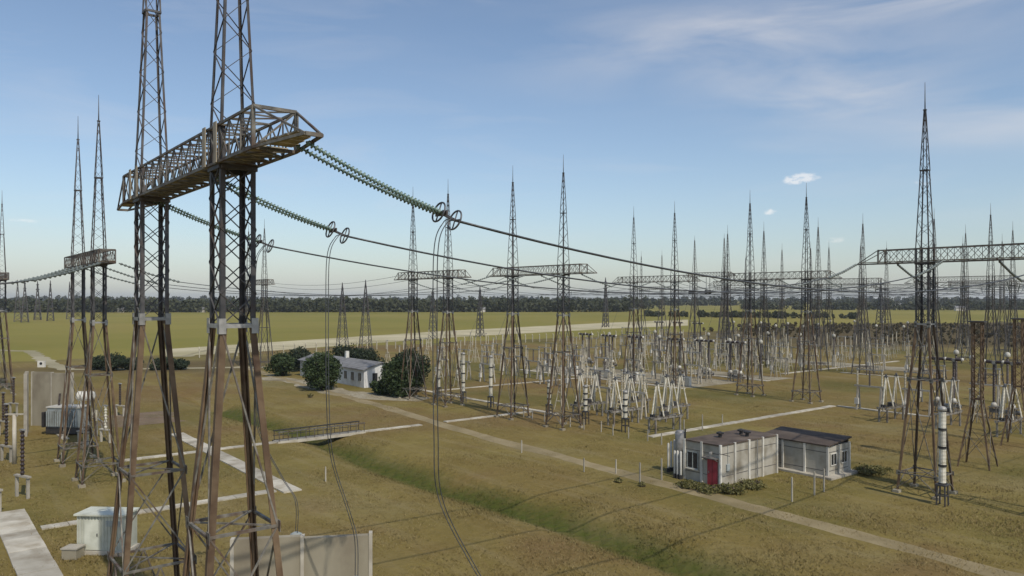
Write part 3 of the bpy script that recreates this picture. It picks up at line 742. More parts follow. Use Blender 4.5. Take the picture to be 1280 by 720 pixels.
def proto_tripod():                          # two porcelain tripods on a raised platform (the pair runs along v)
    t = put('tripod_switch', None)
    mb = MB()
    for y in (-2.1, 2.1):
        for x in (-.5, .5): mb.bar((x, y, 0), (x, y, 1.7), .18)
        mb.bar((-.5, y, .2), (.5, y, 1.5), .06)
    for x in (-.5, .5): mb.bar((x, -2.6, 1.72), (x, 2.6, 1.72), .14, .2)
    for y in (-2.5, -1.2, 0, 1.2, 2.5): mb.bar((-.7, y, 1.86), (.7, y, 1.86), .1, .07)
    build('platform', mb, M['galvold'], t)
    for y in (-1.35, 1.35):
        hd = MB(); hd.box(0, y, 5.62, .34, .4, .18); hd.lathe((0, y, 5.7), (0, y, 5.95), [(0, .1), (.15, .13), (.25, .05)], 8); build('head', hd, M['ring'], t)
        for k in range(3):
            a = 2 * math.pi * k / 3 + .5
            mb = MB(); p = (math.cos(a) * .82, y + math.sin(a) * .82, 1.9); q_ = (math.cos(a) * .12, y + math.sin(a) * .12, 5.55)
            mb.insulator(p, q_, .115, .6, .16, 8); build('insulator_leg', mb, M['ivory'], t, smooth=True)
        mb = MB(); mb.tube([(0, y, 1.9), (0, y, 5.55)], .05, 6); build('drive_rod', mb, M['porcelain'], t, smooth=True)
    mb = MB(); mb.box(0, 0, 2.12, .6, .8, .45); build('drive_box', mb, M['black'], t)
    mb = MB(); mb.box(0, -2.05, 2.05, .5, .4, .32); build('drive_box', mb, M['black'], t)
    return t
def proto_tbreaker():                        # dark columns with level chambers ending in white balls
    t = put('circuit_breaker', None)
    mb = MB()
    mb.bar((-1.05, 0, .9), (1.05, 0, .9), .1)
    for x in (-1.05, 1.05):
        mb.bar((x, -.35, .9), (x, .35, .9), .1); mb.bar((x - .35, -.35, .9), (x + .35, -.35, .9), .06); mb.bar((x - .35, .35, .9), (x + .35, .35, .9), .06)
        for sx in (-.35, .35):
            for sy in (-.35, .35): mb.bar((x + sx, sy, 0), (x + sx, sy, 1.5), .1)
        mb.bar((x - .35, -.35, .2), (x + .35, -.35, 1.4), .06); mb.bar((x - .35, .35, 1.4), (x + .35, .35, .2), .06)
        mb.box(x, 0, 1.55, 1.0, 1.0, .1)
    build('support_frame', mb, M['galvold'], t)
    mb = MB(); mb.lathe((-1.8, .55, 1.0), (1.8, .55, 1.0), [(0, .12), (.1, .28), (3.5, .28), (3.6, .12)], 10); build('air_tank', mb, M['galvold'], t, smooth=True)
    for x in (-1.05, 1.05):
        mb = MB(); mb.insulator((x, 0, 2.1), (x, 0, 7.0), .2, .7, .2, 8); build('column', mb, M['brown'], t, smooth=True)
        mb = MB(); mb.lathe((x, 0, 1.6), (x, 0, 2.12), [(0, .36), (.3, .34), (.52, .2)], 8); build('column_base', mb, M['white'], t, smooth=True)
        mb = MB(); mb.box(x, 0, 7.2, .4, .4, .42); build('gearbox', mb, M['galvold'], t)
        for s_ in (-1, 1):
            mb = MB(); mb.insulator((x + s_ * .2, 0, 7.25), (x + s_ * .92, 0, 7.3), .24, .8, .16, 8); build('chamber', mb, M['brown'], t, smooth=True)
            mb = MB(); c_ = x + s_ * .92
            mb.lathe((c_, 0, 7.3), (c_ + s_ * .3, 0, 7.3), [(0, .1), (.06, .22), (.15, .25), (.24, .21), (.3, .08)], 8); build('end_ball', mb, M['white'], t, smooth=True)
    return t
def proto_ct():                              # slim dark column on a pale post, white head
    t = put('current_transformer', None)
    mb = MB()
    for x in (-.25, .25): mb.box(x, 0, 1.35, .18, .22, 2.7)
    mb.box(0, 0, 2.76, .8, .6, .12); build('pedestal', mb, M['concrete'], t)
    mb = MB(); mb.insulator((0, 0, 2.82), (0, 0, 6.7), .2, .65, .2, 8); build('insulator', mb, M['brown'], t, smooth=True)
    mb = MB(); mb.lathe((0, 0, 6.7), (0, 0, 7.5), [(0, .2), (.1, .36), (.5, .38), (.7, .25), (.8, .08)], 10); build('head', mb, M['headgrey'], t, smooth=True)
    return t
def proto_disc():                            # disconnector: two pale posts, a rail, three insulators and a blade
    t = put('disconnector', None)
    mb = MB()
    for x in (-1.6, 1.6):
        mb.bar((x, -.5, 0), (x, -.1, 3.2), .2); mb.bar((x, .5, 0), (x, .1, 3.2), .2); mb.bar((x, -.3, 1.6), (x, .3, 1.6), .1)
    mb.box(0, 0, 3.3, 4.2, .34, .2); build('support_posts', mb, M['concrete'], t)
    for x in (-1.7, 0, 1.7):
        mb = MB(); mb.insulator((x, 0, 3.4), (x, 0, 5.5), .15, .6, .2, 7); build('insulator', mb, M['porcelain'] if x else M['brown'], t, smooth=True)
    mb = MB(); mb.bar((-1.9, 0, 5.58), (1.9, 0, 5.58), .1); mb.box(-1.7, 0, 5.6, .3, .25, .2); mb.box(1.7, 0, 5.6, .3, .25, .2); build('contact_blade', mb, M['galv'], t)
    mb = MB(); mb.box(-1.6, -.42, 1.2, .5, .35, .8); build('drive_box', mb, M['white'], t)
    return t
def proto_support():                         # small lattice trestle with one pale post insulator
    t = put('bus_support', None)
    mb = MB()
    for sx in (-1, 1):
        for sy in (-1, 1): mb.bar((sx * .7, sy * .7, 0), (sx * .18, sy * .18, 3.4), .1)
    for z, h in ((1.2, .52), (2.4, .34)):
        for k in range(4):
            a, b_ = C4[k], C4[(k + 1) % 4]; mb.bar((a[0] * h, a[1] * h, z), (b_[0] * h, b_[1] * h, z), .06)
    mb.box(0, 0, 3.42, .55, .55, .1); build('trestle', mb, M['porcelain'], t)
    mb = MB(); mb.insulator((0, 0, 3.46), (0, 0, 6.0), .15, .6, .2, 7); build('insulator', mb, M['porcelain'], t, smooth=True)
    mb = MB(); mb.box(0, 0, 6.06, .3, .3, .14); build('cap', mb, M['galv'], t)
    return t
def proto_cabinet():
    t = put('control_cabinet', None)
    mb = MB(); mb.box(0, 0, .12, 1.1, .7, .24); build('plinth', mb, M['concrete'], t)
    mb = MB(); mb.box(0, 0, .94, 1.0, .6, 1.4); mb.box(0, 0, 1.68, 1.06, .66, .07); build('body', mb, M['white'], t)
    mb = MB(); mb.box(-.24, -.312, .94, .44, .02, 1.25); mb.box(.24, -.312, .94, .44, .02, 1.25); build('doors', mb, M['panel'], t)
    return t
PRO = {}
def row(kind, make, places, label, cat, group, by_px=True, dyaw=0.0):
    """places: (u, v); labels count from the left as seen in the photograph"""
    pl = sorted(places, key=lambda p: W(*p)[0] / max(W(*p)[1], 1))
    for i, (u, v) in enumerate(pl):
        if kind not in PRO: o = PRO[kind] = make()
        else: o = copy_tree(PRO[kind])
        x, y = W(u, v); o.location = (x, y, 0); o.rotation_euler = (0, 0, YAW + dyaw + random.uniform(-.02, .02))
        n = ('the only one' if len(pl) == 1 else f'{ORD[i]} from the left')
        tag(o, label.replace('#', n), cat, group)
row('column', proto_column, [(-100.2, 65.1), (-93.4, 65.0), (-86.5, 64.9)], 'tall striped column beside the bushes, # of the trio', 'voltage transformer', 'pale striped columns')
row('short_column', lambda: proto_column(4, .72), [(-75.3, 66.0), (-68, 65.5), (-61.2, 65.3)], 'striped column standing before the tripod switches, #', 'voltage transformer', 'pale striped columns')
row('column', proto_column, [(-24.9, 60.8)], 'lone striped column against the leg of the big right gantry', 'voltage transformer', 'pale striped columns')
row('tripod', proto_tripod, [(-71.8, 69.6), (-65.2, 69.2), (-58.5, 69.0)], 'pale tripod pair behind the striped columns, #', 'switch', 'tripod switches')
row('tripod', proto_tripod, [(-46, 97.5), (-39.4, 97.8), (-32.8, 97.3)], 'pale tripod pair behind the right-edge gantry, #', 'switch', 'tripod switches')
row('tripod', proto_tripod, [(-70, 76.5), (-63.4, 76.5)], 'pale tripod pair in the back rank, #', 'switch', 'tripod switches')
row('tbreaker', proto_tbreaker, [(-125, 120.5), (-117.3, 120), (-109.6, 120)], 'dark crossbar breaker near the farm road end of its row, #', 'circuit breaker', 'dark crossbar breakers')
row('tbreaker', proto_tbreaker, [(-99, 120), (-92, 120), (-85, 120)], 'dark crossbar breaker behind the empty grass, #', 'circuit breaker', 'dark crossbar breakers')
row('tbreaker', proto_tbreaker, [(-172, 200), (-164, 200), (-156, 200)], 'dark crossbar breaker before the pale field, # in the rear row', 'circuit breaker', 'dark crossbar breakers')
row('tbreaker', proto_tbreaker, [(-44.5, 109.6), (-37.5, 109.3), (-30.5, 109)], 'dark crossbar breaker with white balls behind the big right gantry, #', 'circuit breaker', 'dark crossbar breakers')
row('ct', proto_ct, [(-105, 161), (-96.7, 161), (-88.5, 161)], 'slim dark post with white head between the two middle gantries, #', 'current transformer', 'slim posts with white heads')
row('ct', proto_ct, [(-125, 128), (-117.5, 128), (-110, 128), (-99, 128), (-92, 128), (-85, 128)], 'slim dark post with white head behind the crossbar breakers, #', 'current transformer', 'slim posts with white heads')
row('ct', proto_ct, [(-154, 262), (-146, 263), (-138, 265), (-128, 265), (-120, 266)], 'tiny dark post with white head in the rearmost row, #', 'current transformer', 'slim posts with white heads')
row('ct', proto_ct, [(-140, 205), (-131, 205), (-122, 205)], 'slim dark post with white head under the barrels gantry, #', 'current transformer', 'slim posts with white heads')
row('ct', proto_ct, [(-44, 117), (-37, 117)], 'slim dark post with white head behind the right crossbar breakers, #', 'current transformer', 'slim posts with white heads')
row('disc', proto_disc, [(-128, 84), (-120.5, 84), (-113, 84)], 'pale disconnector on brown earth left of the lid path, #', 'disconnector', 'disconnectors on pale posts')
row('disc', proto_disc, [(-128, 95), (-120.5, 95), (-113, 95)], 'pale disconnector midway between the two left gantries, #', 'disconnector', 'disconnectors on pale posts')
row('disc', proto_disc, [(-103, 90), (-96, 90), (-89, 90)], 'pale disconnector right of the lid path, #', 'disconnector', 'disconnectors on pale posts')
row('disc', proto_disc, [(-103, 112), (-96, 112), (-88.5, 112)], 'pale disconnector under the crowded yard gantry, #', 'disconnector', 'disconnectors on pale posts')
row('disc', proto_disc, [(-126, 111), (-118, 111), (-110.5, 111)], 'pale disconnector in front of the left crossbar breakers, #', 'disconnector', 'disconnectors on pale posts')
row('disc', proto_disc, [(-126, 139), (-118, 139), (-110, 139), (-102, 139), (-95, 139), (-88, 139)], 'pale disconnector in the long middle rank, #', 'disconnector', 'disconnectors on pale posts')
row('disc', proto_disc, [(-150, 170), (-142, 170), (-134, 170), (-120, 172), (-112, 172), (-104, 172)], 'small pale disconnector in the rank before the barrels gantry, #', 'disconnector', 'disconnectors on pale posts')
row('disc', proto_disc, [(-175, 187), (-167, 187), (-159, 187), (-100, 187), (-92, 187)], 'tiny pale disconnector in the rear rank, #', 'disconnector', 'disconnectors on pale posts')
row('disc', proto_disc, [(-50, 118.5), (-43, 119), (-30, 116)], 'pale disconnector behind the right breakers, #', 'disconnector', 'disconnectors on pale posts')
row('support', proto_support, [(-131, 76), (-124, 76), (-117, 76), (-110.5, 76)], 'small pale trestle in the front rank on brown earth, #', 'bus support', 'pale bus support trestles')
row('support', proto_support, [(-103, 99), (-96, 99), (-89, 99), (-84, 99)], 'small pale trestle in front of the crowded yard gantry, #', 'bus support', 'pale bus support trestles')
row('support', proto_support, [(-131, 147), (-123, 147), (-115, 147), (-107, 147), (-99, 147), (-91, 147)], 'small pale trestle behind the long middle rank, #', 'bus support', 'pale bus support trestles')
row('support', proto_support, [(-190, 120), (-183, 120), (-176, 120), (-169, 120), (-162, 120), (-155, 120), (-148, 120)], 'tiny pale trestle along the far fence, #', 'bus support', 'pale bus support trestles')
row('support', proto_support, [(-160, 96), (-153, 96), (-146, 96), (-139, 96)], 'small pale trestle behind the bushes, #', 'bus support', 'pale bus support trestles')
row('support', proto_support, [(-110, 200), (-102, 200), (-94, 200), (-86, 205), (-78, 205)], 'tiny pale trestle before the scrub, #', 'bus support', 'pale bus support trestles')
row('support', proto_support, [(-38, 103.5), (-31, 103.5), (-26, 101)], 'pale trestle beside the right tripod switches, #', 'bus support', 'pale bus support trestles')
row('cabinet', proto_cabinet, [(-121, 105.8), (-113, 106.2), (-104, 105.9), (-97, 106.3), (-90, 105.8), (-85.5, 107)], 'white control cabinet along the pale duct, #', 'cabinet', 'white control cabinets')
row('cabinet', proto_cabinet, [(-103, 124.5), (-95, 124.2), (-88, 124.5)], 'white control cabinet behind the breakers, #', 'cabinet', 'white control cabinets')
row('disc', proto_disc, [(-128, 150), (-120, 150), (-112, 150), (-104, 150), (-96, 150), (-88, 150)], 'pale disconnector behind the long middle rank, #', 'disconnector', 'disconnectors on pale posts')
row('disc', proto_disc, [(-126, 161), (-118, 161), (-110, 161), (-80, 163), (-72, 163)], 'pale disconnector level with the barrels gantry, #', 'disconnector', 'disconnectors on pale posts')
row('support', proto_support, [(-128, 116), (-124.5, 116), (-121, 116), (-114, 116), (-107, 116), (-103.5, 116), (-96, 116), (-92, 116), (-88.5, 116)], 'small trestle in front of the crossbar breakers, #', 'bus support', 'pale bus support trestles')
row('support', proto_support, [(-129, 125), (-121, 125), (-113, 125), (-105, 125), (-95.5, 125), (-88.5, 125)], 'small trestle close behind the crossbar breakers, #', 'bus support', 'pale bus support trestles')
row('support', proto_support, [(-128, 133), (-121, 133), (-114, 133), (-107, 133), (-99, 133), (-92, 133), (-85, 133)], 'small trestle before the long middle rank, #', 'bus support', 'pale bus support trestles')
row('support', proto_support, [(-160, 178), (-152, 178), (-144, 178), (-136, 178), (-128, 180), (-120, 180), (-112, 180), (-104, 180), (-96, 180)], 'tiny trestle behind the barrels gantry, #', 'bus support', 'pale bus support trestles')
row('support', proto_support, [(-150, 84), (-143, 84), (-136, 84), (-150, 108), (-143, 108), (-136, 108)], 'small trestle left of the crowded yard, #', 'bus support', 'pale bus support trestles')
row('ct', proto_ct, [(-160, 225), (-150, 226), (-140, 226), (-130, 227), (-112, 228), (-104, 228)], 'tiny dark post with white head in the second last row, #', 'current transformer', 'slim posts with white heads')
row('ct', proto_ct, [(-126, 145), (-118, 145), (-110, 145), (-102, 145)], 'slim dark post with white head behind the middle rank, #', 'current transformer', 'slim posts with white heads')
row('disc', proto_disc, [(-123, 100), (-115.5, 100), (-131, 100), (-108, 101)], 'pale disconnector before the pale duct, #', 'disconnector', 'disconnectors on pale posts')
row('disc', proto_disc, [(-142, 156), (-135, 156), (-142, 144), (-135, 144), (-142, 132), (-135, 132)], 'pale disconnector at the field side of the yard, #', 'disconnector', 'disconnectors on pale posts')
row('support', proto_support, [(-126, 155), (-119, 155), (-112, 155), (-105, 155), (-98, 155), (-91, 155), (-84, 156), (-77, 157)], 'small trestle in the third rear rank, #', 'bus support', 'pale bus support trestles')
row('support', proto_support, [(-124, 167), (-116, 167), (-108, 167), (-100, 167), (-92, 167), (-84, 168), (-76, 169)], 'small trestle in the fourth rear rank, #', 'bus support', 'pale bus support trestles')
row('support', proto_support, [(-132, 193), (-124, 193), (-116, 193), (-108, 193), (-100, 193), (-92, 193)], 'tiny trestle in the fifth rear rank, #', 'bus support', 'pale bus support trestles')
row('support', proto_support, [(-150, 212), (-142, 213), (-134, 214), (-126, 214), (-108, 215), (-100, 215), (-92, 216), (-84, 216)], 'tiny trestle in the last rank, #', 'bus support', 'pale bus support trestles')
row('support', proto_support, [(-79, 71.5), (-76, 73.5), (-73, 75.5), (-69.5, 73.5)], 'pale trestle among the track gantry legs, #', 'bus support', 'pale bus support trestles')
row('disc', proto_disc, [(-52, 104), (-46, 105), (-28, 106), (-24, 104)], 'pale disconnector beyond the right tripod pairs, #', 'disconnector', 'disconnectors on pale posts')
row('ct', proto_ct, [(-50, 127), (-43, 127), (-36, 127), (-29, 126)], 'slim dark post with white head in the last right rank, #', 'current transformer', 'slim posts with white heads')
row('disc', proto_disc, [(-74.5, 74.5), (-68, 74.2)], 'pale disconnector behind the track gantry legs, #', 'disconnector', 'disconnectors on pale posts')
# droppers inside the yard
yard = [(-100.2, 65.1, 7.4), (-93.4, 65, 7.4), (-86.5, 64.9, 7.4), (-75.3, 66, 4.8), (-68, 65.5, 4.8), (-61.2, 65.3, 4.8), (-99, 120, 7.3), (-92, 120, 7.3), (-85, 120, 7.3), (-117.3, 120, 7.3), (-44.5, 109.6, 7.3), (-37.5, 109.3, 7.3)]
yard.sort(key=lambda p: W(p[0], p[1])[0] / W(p[0], p[1])[1])
for i, (u, v, z) in enumerate(yard):
    a = Vector((*W(u, v), z)); b_ = Vector((*W(u + .6, v + 3.5), 16.6))
    wire_thing('dropper', smooth_path([a, a.lerp(b_, .3) - Vector((0, 0, .3)), a.lerp(b_, .7) + Vector((.1, 0, -.5)), b_], 6), .02,
               f'thin dropper wire over the yard, {ORD[i]} from the left', 'dropper cable', 'thin droppers inside the yard')

# marker posts
def post_mesh(h, w_=.09):
    mb = MB(); mb.box(0, 0, h / 2, w_, w_, h); mb.box(0, 0, h + .03, w_ * .7, w_ * .7, .06); return mb.mesh('marker_post', M['concrete'])
PM = post_mesh(1.2); PM2 = post_mesh(1.8, .10)
pl = sorted([W(-77 + 2.35 * i, 62.6 + (.5 if i % 3 == 0 else 0)) for i in range(11)], key=lambda p: p[0] / p[1])
for i, (x, y) in enumerate(pl):
    tag(put('marker_post', PM, loc=(x, y, 0), rz=YAW), f'short pale post before the striped columns, {ORD[i]} from the left', 'post', 'short pale marker posts')
pl = [(770, 592, PM, 'short post beside the track left of two pale ones'), (800, 606, PM2, 'pale post at the track edge left of the hut'), (827, 600, PM2, 'pale post between the track and the silver tank'),
      (990, 627, PM2, 'thin post before the hut, farthest left of three'), (1018, 619, PM2, 'thin post before the hut, middle of three'), (1030, 615, PM2, 'thin post before the hut, nearest the low wing'),
      (407, 602, PM, 'small pale stub on the grass below the footbridge'), (652, 566, PM, 'small stub at the far verge of the track'), (730, 590, PM, 'small stub on the near verge of the track'),
      (855, 545, PM2, 'pale post on the grass behind the silver tank'), (878, 538, PM2, 'pale post on the grass behind the hut'), (903, 531, PM, 'small frame post beside the lid path')]
for px, py, me_, lb in pl:
    x, y = P(px, py); tag(put('marker_post', me_, loc=(x, y, 0), rz=YAW), lb, 'post', 'short pale marker posts')

# ------------------------------------------------------------------ hut with two wings
def panel_box(t, lx, ly, h, m, name='wall'):
    mb = MB(); mb.box(lx / 2, ly / 2, h / 2, lx, ly, h); return build(name, mb, m, t)
x, y = P(900, 608.5)
hut = thing('equipment_hut', 'pale panelled flat-roofed hut with a red door beside the track', 'hut', (x, y, 0), YAW)
LX, LY, HH = 3.6, 8.1, 3.3                   # local x runs along -u: front-left wall is x<0
mb = MB(); mb.box(-LX / 2, LY / 2, HH / 2, LX, LY, HH); build('wall', mb, M['panel'], hut)
mb = MB()
for z in (.78, 2.62):
    mb.box(-LX / 2, -.005, z, LX - .1, .02, .06); mb.box(.005, LY / 2, z, .02, LY - .1, .06)
build('panel_joints', mb, M['joint'], hut)
for yy in (0.0, 1.95, 3.95, 5.95, LY):
    mb = MB(); mb.box(.05, yy, HH / 2 + .06, .16, .2, HH + .12); build('pilaster', mb, M['white'], hut)
for xx in (-1.8, -LX):
    mb = MB(); mb.box(xx, -.05, HH / 2 + .06, .2, .16, HH + .12); build('pilaster', mb, M['white'], hut)
mb = MB(); mb.box(-LX / 2, LY / 2, HH + .04, LX + .12, LY + .12, .12); rf = build('roof', mb, M['roof'], hut)
for k, (a, b_) in enumerate(((-2.2, 3.0), (-1.9, 5.6), (-1.0, 5.2))):
    mb = MB(); mb.lathe((a, b_, HH + .1), (a, b_, HH + .62), [(0, .16), (.3, .16), (.31, .32), (.42, .34), (.52, .08)], 10); build('roof_vent', mb, M['black'], rf)
dr = MB(); dr.box(-.72, -.03, 1.08, 1.0, .07, 2.15); d_ = build('door', dr, M['red'], hut)
mb = MB(); mb.box(-1.05, -.085, 1.05, .05, .05, .16); build('handle', mb, M['galv'], d_)
mb = MB(); mb.box(-.72, -.068, 1.08, .025, .012, 2.1); build('leaf_gap', mb, M['dark'], d_)
mb = MB(); mb.box(-.75, -.30, 2.28, 1.35, .6, .07); mb.bar((-1.35, -.02, 2.0), (-1.35, -.55, 2.25), .05); mb.bar((-.15, -.02, 2.0), (-.15, -.55, 2.25), .05); build('door_canopy', mb, M['joint'], hut)
wn = MB(); wn.box(-2.75, -.015, 1.75, 1.1, .05, 1.35); w_ = build('window', wn, M['dark'], hut)
mb = MB()
for xx in (-3.3, -2.75, -2.2): mb.box(xx, -.05, 1.75, .05, .05, 1.4)
for zz in (1.07, 2.43): mb.box(-2.75, -.05, zz, 1.06, .05, .05)
build('frame', mb, M['bluegrey'], w_)
mb = MB(); mb.box(-2.75, -.12, 1.0, 1.3, .18, .06); build('sill', mb, M['white'], w_)
mb = MB(); mb.tube([(.17, 5.0, HH + .02), (.17, 5.0, .25), (.32, 5.0, .12)], .05, 8); build('downpipe', mb, M['galv'], hut)
mb = MB(); mb.box(.06, 1.0, 1.45, .12, .4, .55); mb.bar((.05, 1.0, 1.7), (.05, 1.0, HH), .03); build('meter_box', mb, M['bluegrey'], hut)
mb = MB(); mb.bar((-.72, -.02, 2.75), (-.72, -.3, 2.8), .04); mb.lathe((-.72, -.3, 2.78), (-.72, -.3, 2.6), [(0, .05), (.06, .14), (.18, .15)], 8); build('lamp', mb, M['galv'], hut)
mb = MB(); mb.bar((0.1, -.25, 2.75), (1.1, -.2, 2.7), .04); build('bracket_pipe', mb, M['steel'], hut)
# low wing
x, y = P(1035, 597.5)
wing = thing('equipment_hut', 'lower grey hut with two small windows right of the red door hut', 'hut', (x, y, 0), YAW)
LX, LY, HH = 6.6, 3.5, 2.65
mb = MB(); mb.box(-LX / 2, LY / 2, HH / 2, LX, LY, HH); build('wall', mb, M['panel'], wing)
mb = MB()
for z in (.55, 2.15):
    mb.box(-LX / 2, -.005, z, LX - .1, .02, .06); mb.box(.005, LY / 2, z, .02, LY - .1, .06)
build('panel_joints', mb, M['joint'], wing)
for xx in (0, -2.15, -4.3, -LX):
    mb = MB(); mb.box(xx, -.05, HH / 2 + .04, .17, .16, HH + .08); build('pilaster', mb, M['white'], wing)
for yy in (1.72, LY):
    mb = MB(); mb.box(.05, yy, HH / 2 + .04, .16, .17, HH + .08); build('pilaster', mb, M['white'], wing)
mb = MB(); mb.v = [(-LX - .15, -.15, HH + .06), (.18, -.15, HH + .06), (.18, LY + .2, HH + .42), (-LX - .15, LY + .2, HH + .42),
                   (-LX - .15, -.15, HH + .16), (.18, -.15, HH + .16), (.18, LY + .2, HH + .54), (-LX - .15, LY + .2, HH + .54)]
mb.f = [(0, 3, 2, 1), (4, 5, 6, 7), (0, 1, 5, 4), (1, 2, 6, 5), (2, 3, 7, 6), (3, 0, 4, 7)]
mb.box(-LX / 2, LY - .08, HH + .2, LX - .02, .14, .42)
build('roof', mb, M['roof'], wing)
for yy in (.86, 2.62):
    wn = MB(); wn.box(.015, yy, 1.5, .05, .85, .95); w_ = build('window', wn, M['dark'], wing)
    mb = MB(); mb.box(.05, yy, 2.0, .05, .98, .07); mb.box(.05, yy, 1.0, .05, .98, .07); mb.box(.05, yy - .46, 1.5, .05, .07, .93); mb.box(.05, yy + .46, 1.5, .05, .07, .93); mb.box(.05, yy, 1.5, .04, .05, .93)
    build('frame', mb, M['white'], w_)
mb = MB(); mb.box(-LX / 2, LY / 2, .09, LX + 1.4, LY + 1.4, .18); build('apron', mb, M['concrete'], wing)
# silver tank and pipes left of the hut
x, y = P(850, 592)
tk = thing('air_receiver', 'tall silver tank standing against the left end of the hut', 'tank', (x, y, 0), YAW)
mb = MB(); mb.lathe((0, 0, .5), (0, 0, 3.85), [(0, .25), (.15, .42), (3.15, .42), (3.3, .3), (3.35, .06)], 14); build('shell', mb, M['galv'], tk, smooth=True)
mb = MB()
for a in range(4): mb.bar((.35 * math.cos(a * 1.57 + .6), .35 * math.sin(a * 1.57 + .6), 0), (.33 * math.cos(a * 1.57 + .6), .33 * math.sin(a * 1.57 + .6), .8), .08)
mb.bar((.5, .1, 0), (.5, .1, 4.0), .1); build('legs', mb, M['black'], tk)
for i, (px, py, h) in enumerate(((835.5, 590, 2.6), (839, 589, 2.7), (843, 588.5, 2.8), (843.5, 597, 2.35), (847, 598, 2.4), (851, 599, 2.4))):
    x, y = P(px, py)
    t = thing('gas_cylinder', f'slim white pipe beside the hut, {ORD[i % 3]} from left in the {"back" if i < 3 else "front"} three', 'pipe', (x, y, 0), 0, 'slim white pipes beside the hut')
    mb = MB(); mb.lathe((0, 0, .35), (0, 0, h), [(0, .1), (.05, .1), (h - .45, .1), (h - .35, .03)], 8); build('body', mb, M['white'], t, smooth=True)
    mb = MB(); mb.box(0, 0, .18, .26, .26, .36); build('base', mb, M['black'], t)

# ------------------------------------------------------------------ white house
x, y = P(455, 485)
h = thing('white_house', 'long low white house with a grey roof half hidden by round bushes', 'house', (x, y, 0), YAW)
LX, LY, HH = 27, 6.5, 3.1
mb = MB(); mb.v = [(-LX, 0, 0), (0, 0, 0), (0, LY, 0), (-LX, LY, 0), (-LX, 0, HH), (0, 0, HH), (0, LY, HH), (-LX, LY, HH), (-LX, LY / 2, HH + 1.0), (0, LY / 2, HH + 1.0)]
mb.f = [(0, 1, 5, 4), (1, 2, 6, 9, 5), (2, 3, 7, 6), (3, 0, 4, 8, 7), (4, 5, 9, 8), (6, 7, 8, 9)]
build('wall', mb, M['whitewash'], h)
mb = MB()
for s_, ya, yb in ((0, -.4, LY / 2), (1, LY + .4, LY / 2)):
    za = HH - .1 + .05; zb_ = HH + 1.1
    o = len(mb.v); mb.v += [(-LX - .4, ya, za), (.4, ya, za), (.4, yb, zb_), (-LX - .4, yb, zb_), (-LX - .4, ya, za + .12), (.4, ya, za + .12), (.4, yb, zb_ + .12), (-LX - .4, yb, zb_ + .12)]
    mb.f += [tuple(o + i for i in f_) for f_ in ((0, 3, 2, 1), (4, 5, 6, 7), (0, 1, 5, 4), (1, 2, 6, 5), (2, 3, 7, 6), (3, 0, 4, 7))]
rf = build('roof', mb, M['slate'], h)
mb = MB(); mb.box(-13, LY / 2, HH + 1.6, .6, .6, 1.6); build('chimney', mb, M['white'], rf)
for xx in (-1.6, -4.3, -7, -10, -13, -16, -19, -22, -25):
    mb = MB(); mb.box(xx, -.02, 1.75, .95, .06, 1.35); w_ = build('window', mb, M['dark'], h)
    mb = MB(); mb.box(xx, -.06, 1.02, 1.15, .1, .08); mb.box(xx, -.06, 1.75, .06, .05, 1.35); build('frame', mb, M['white'], w_)
for yy in (2.1, 4.4):
    mb = MB(); mb.box(.02, yy, 1.75, .06, .95, 1.35); build('window', mb, M['dark'], h)

# ------------------------------------------------------------------ concrete firewalls, transformer, cabinets
def firewall(u, v, length, height, label, rz=0.0):
    x, y = W(u, v)
    t = thing('fire_wall', label, 'wall', (x, y, 0), YAW + rz)
    n = max(2, int(length / 2.4))
    for i in range(n):
        mb = MB(); wd = length / n
        mb.box(-length / 2 + wd * (i + .5), random.uniform(-.02, .02), height / 2 - .04 * (i % 2), wd - .04, .3, height - .08 * (i % 2)); build('panel', mb, M['wallconc'], t)
    for i in range(n + 1):
        mb = MB(); mb.box(-length / 2 + length / n * i, -.02, height / 2 + .01, .14, .36, height + .02); build('post', mb, M['concrete'], t)
    return t
xa, ya = P(66, 533); ua, va = UV(xa, ya)
firewall(ua - .3, va, 5.6, 6.5, 'tall pale concrete firewall behind the grey transformer', math.radians(51.5 - 12))
xa, ya = P(33, 543); ua, va = UV(xa, ya)
firewall(ua, va, 3.2, 7.0, 'narrow concrete firewall seen edge-on left of the transformer', math.radians(51.5 - 60))
xa, ya = (-8.45, 31.0); ua, va = UV(xa, ya)
firewall(ua, va, 5.4, 5.9, 'pale concrete firewall at the bottom behind the near tower legs', math.radians(51.5 + 9))
x, y = P(77, 544)
t = thing('transformer', 'grey-blue transformer with ribbed radiators in front of the tall firewall', 'transformer', (x, y, 0), math.radians(-6))
mb = MB(); mb.box(0, 1.2, .5, 4.0, 2.2, .7); build('base', mb, M['black'], t)
mb = MB(); mb.box(0, 1.2, 1.95, 3.8, 2.0, 2.2); build('tank', mb, M['bluegrey'], t)
for i in range(14):
    mb = MB(); mb.box(-1.75 + .27 * i, .05, 1.85, .1, .34, 1.75); build('radiator_fin', mb, M['bluegrey'], t)
mb = MB(); mb.box(0, 1.2, 3.1, 4.0, 2.2, .14); build('lid', mb, M['white'], t)
mb = MB(); mb.lathe((.6, 1.9, 4.2), (2.5, 1.9, 4.2), [(0, .3), (.12, .55), (1.8, .55), (1.9, .3)], 14); mb.bar((1.0, 1.9, 3.2), (1.0, 1.9, 3.8), .1); mb.bar((2.1, 1.9, 3.2), (2.1, 1.9, 3.8), .1); build('conservator', mb, M['white'], t, smooth=False)
for xx in (-1.3, -.4):
    mb = MB(); mb.insulator((xx, 1.3, 3.15), (xx, 1.5, 4.5), .14, .6, .14, 8); build('bushing', mb, M['brown'], t, smooth=True)
mb = MB(); mb.box(-2.25, .2, 1.7, .3, .5, 1.7); build('control_box', mb, M['black'], t)
x, y = P(124, 694)
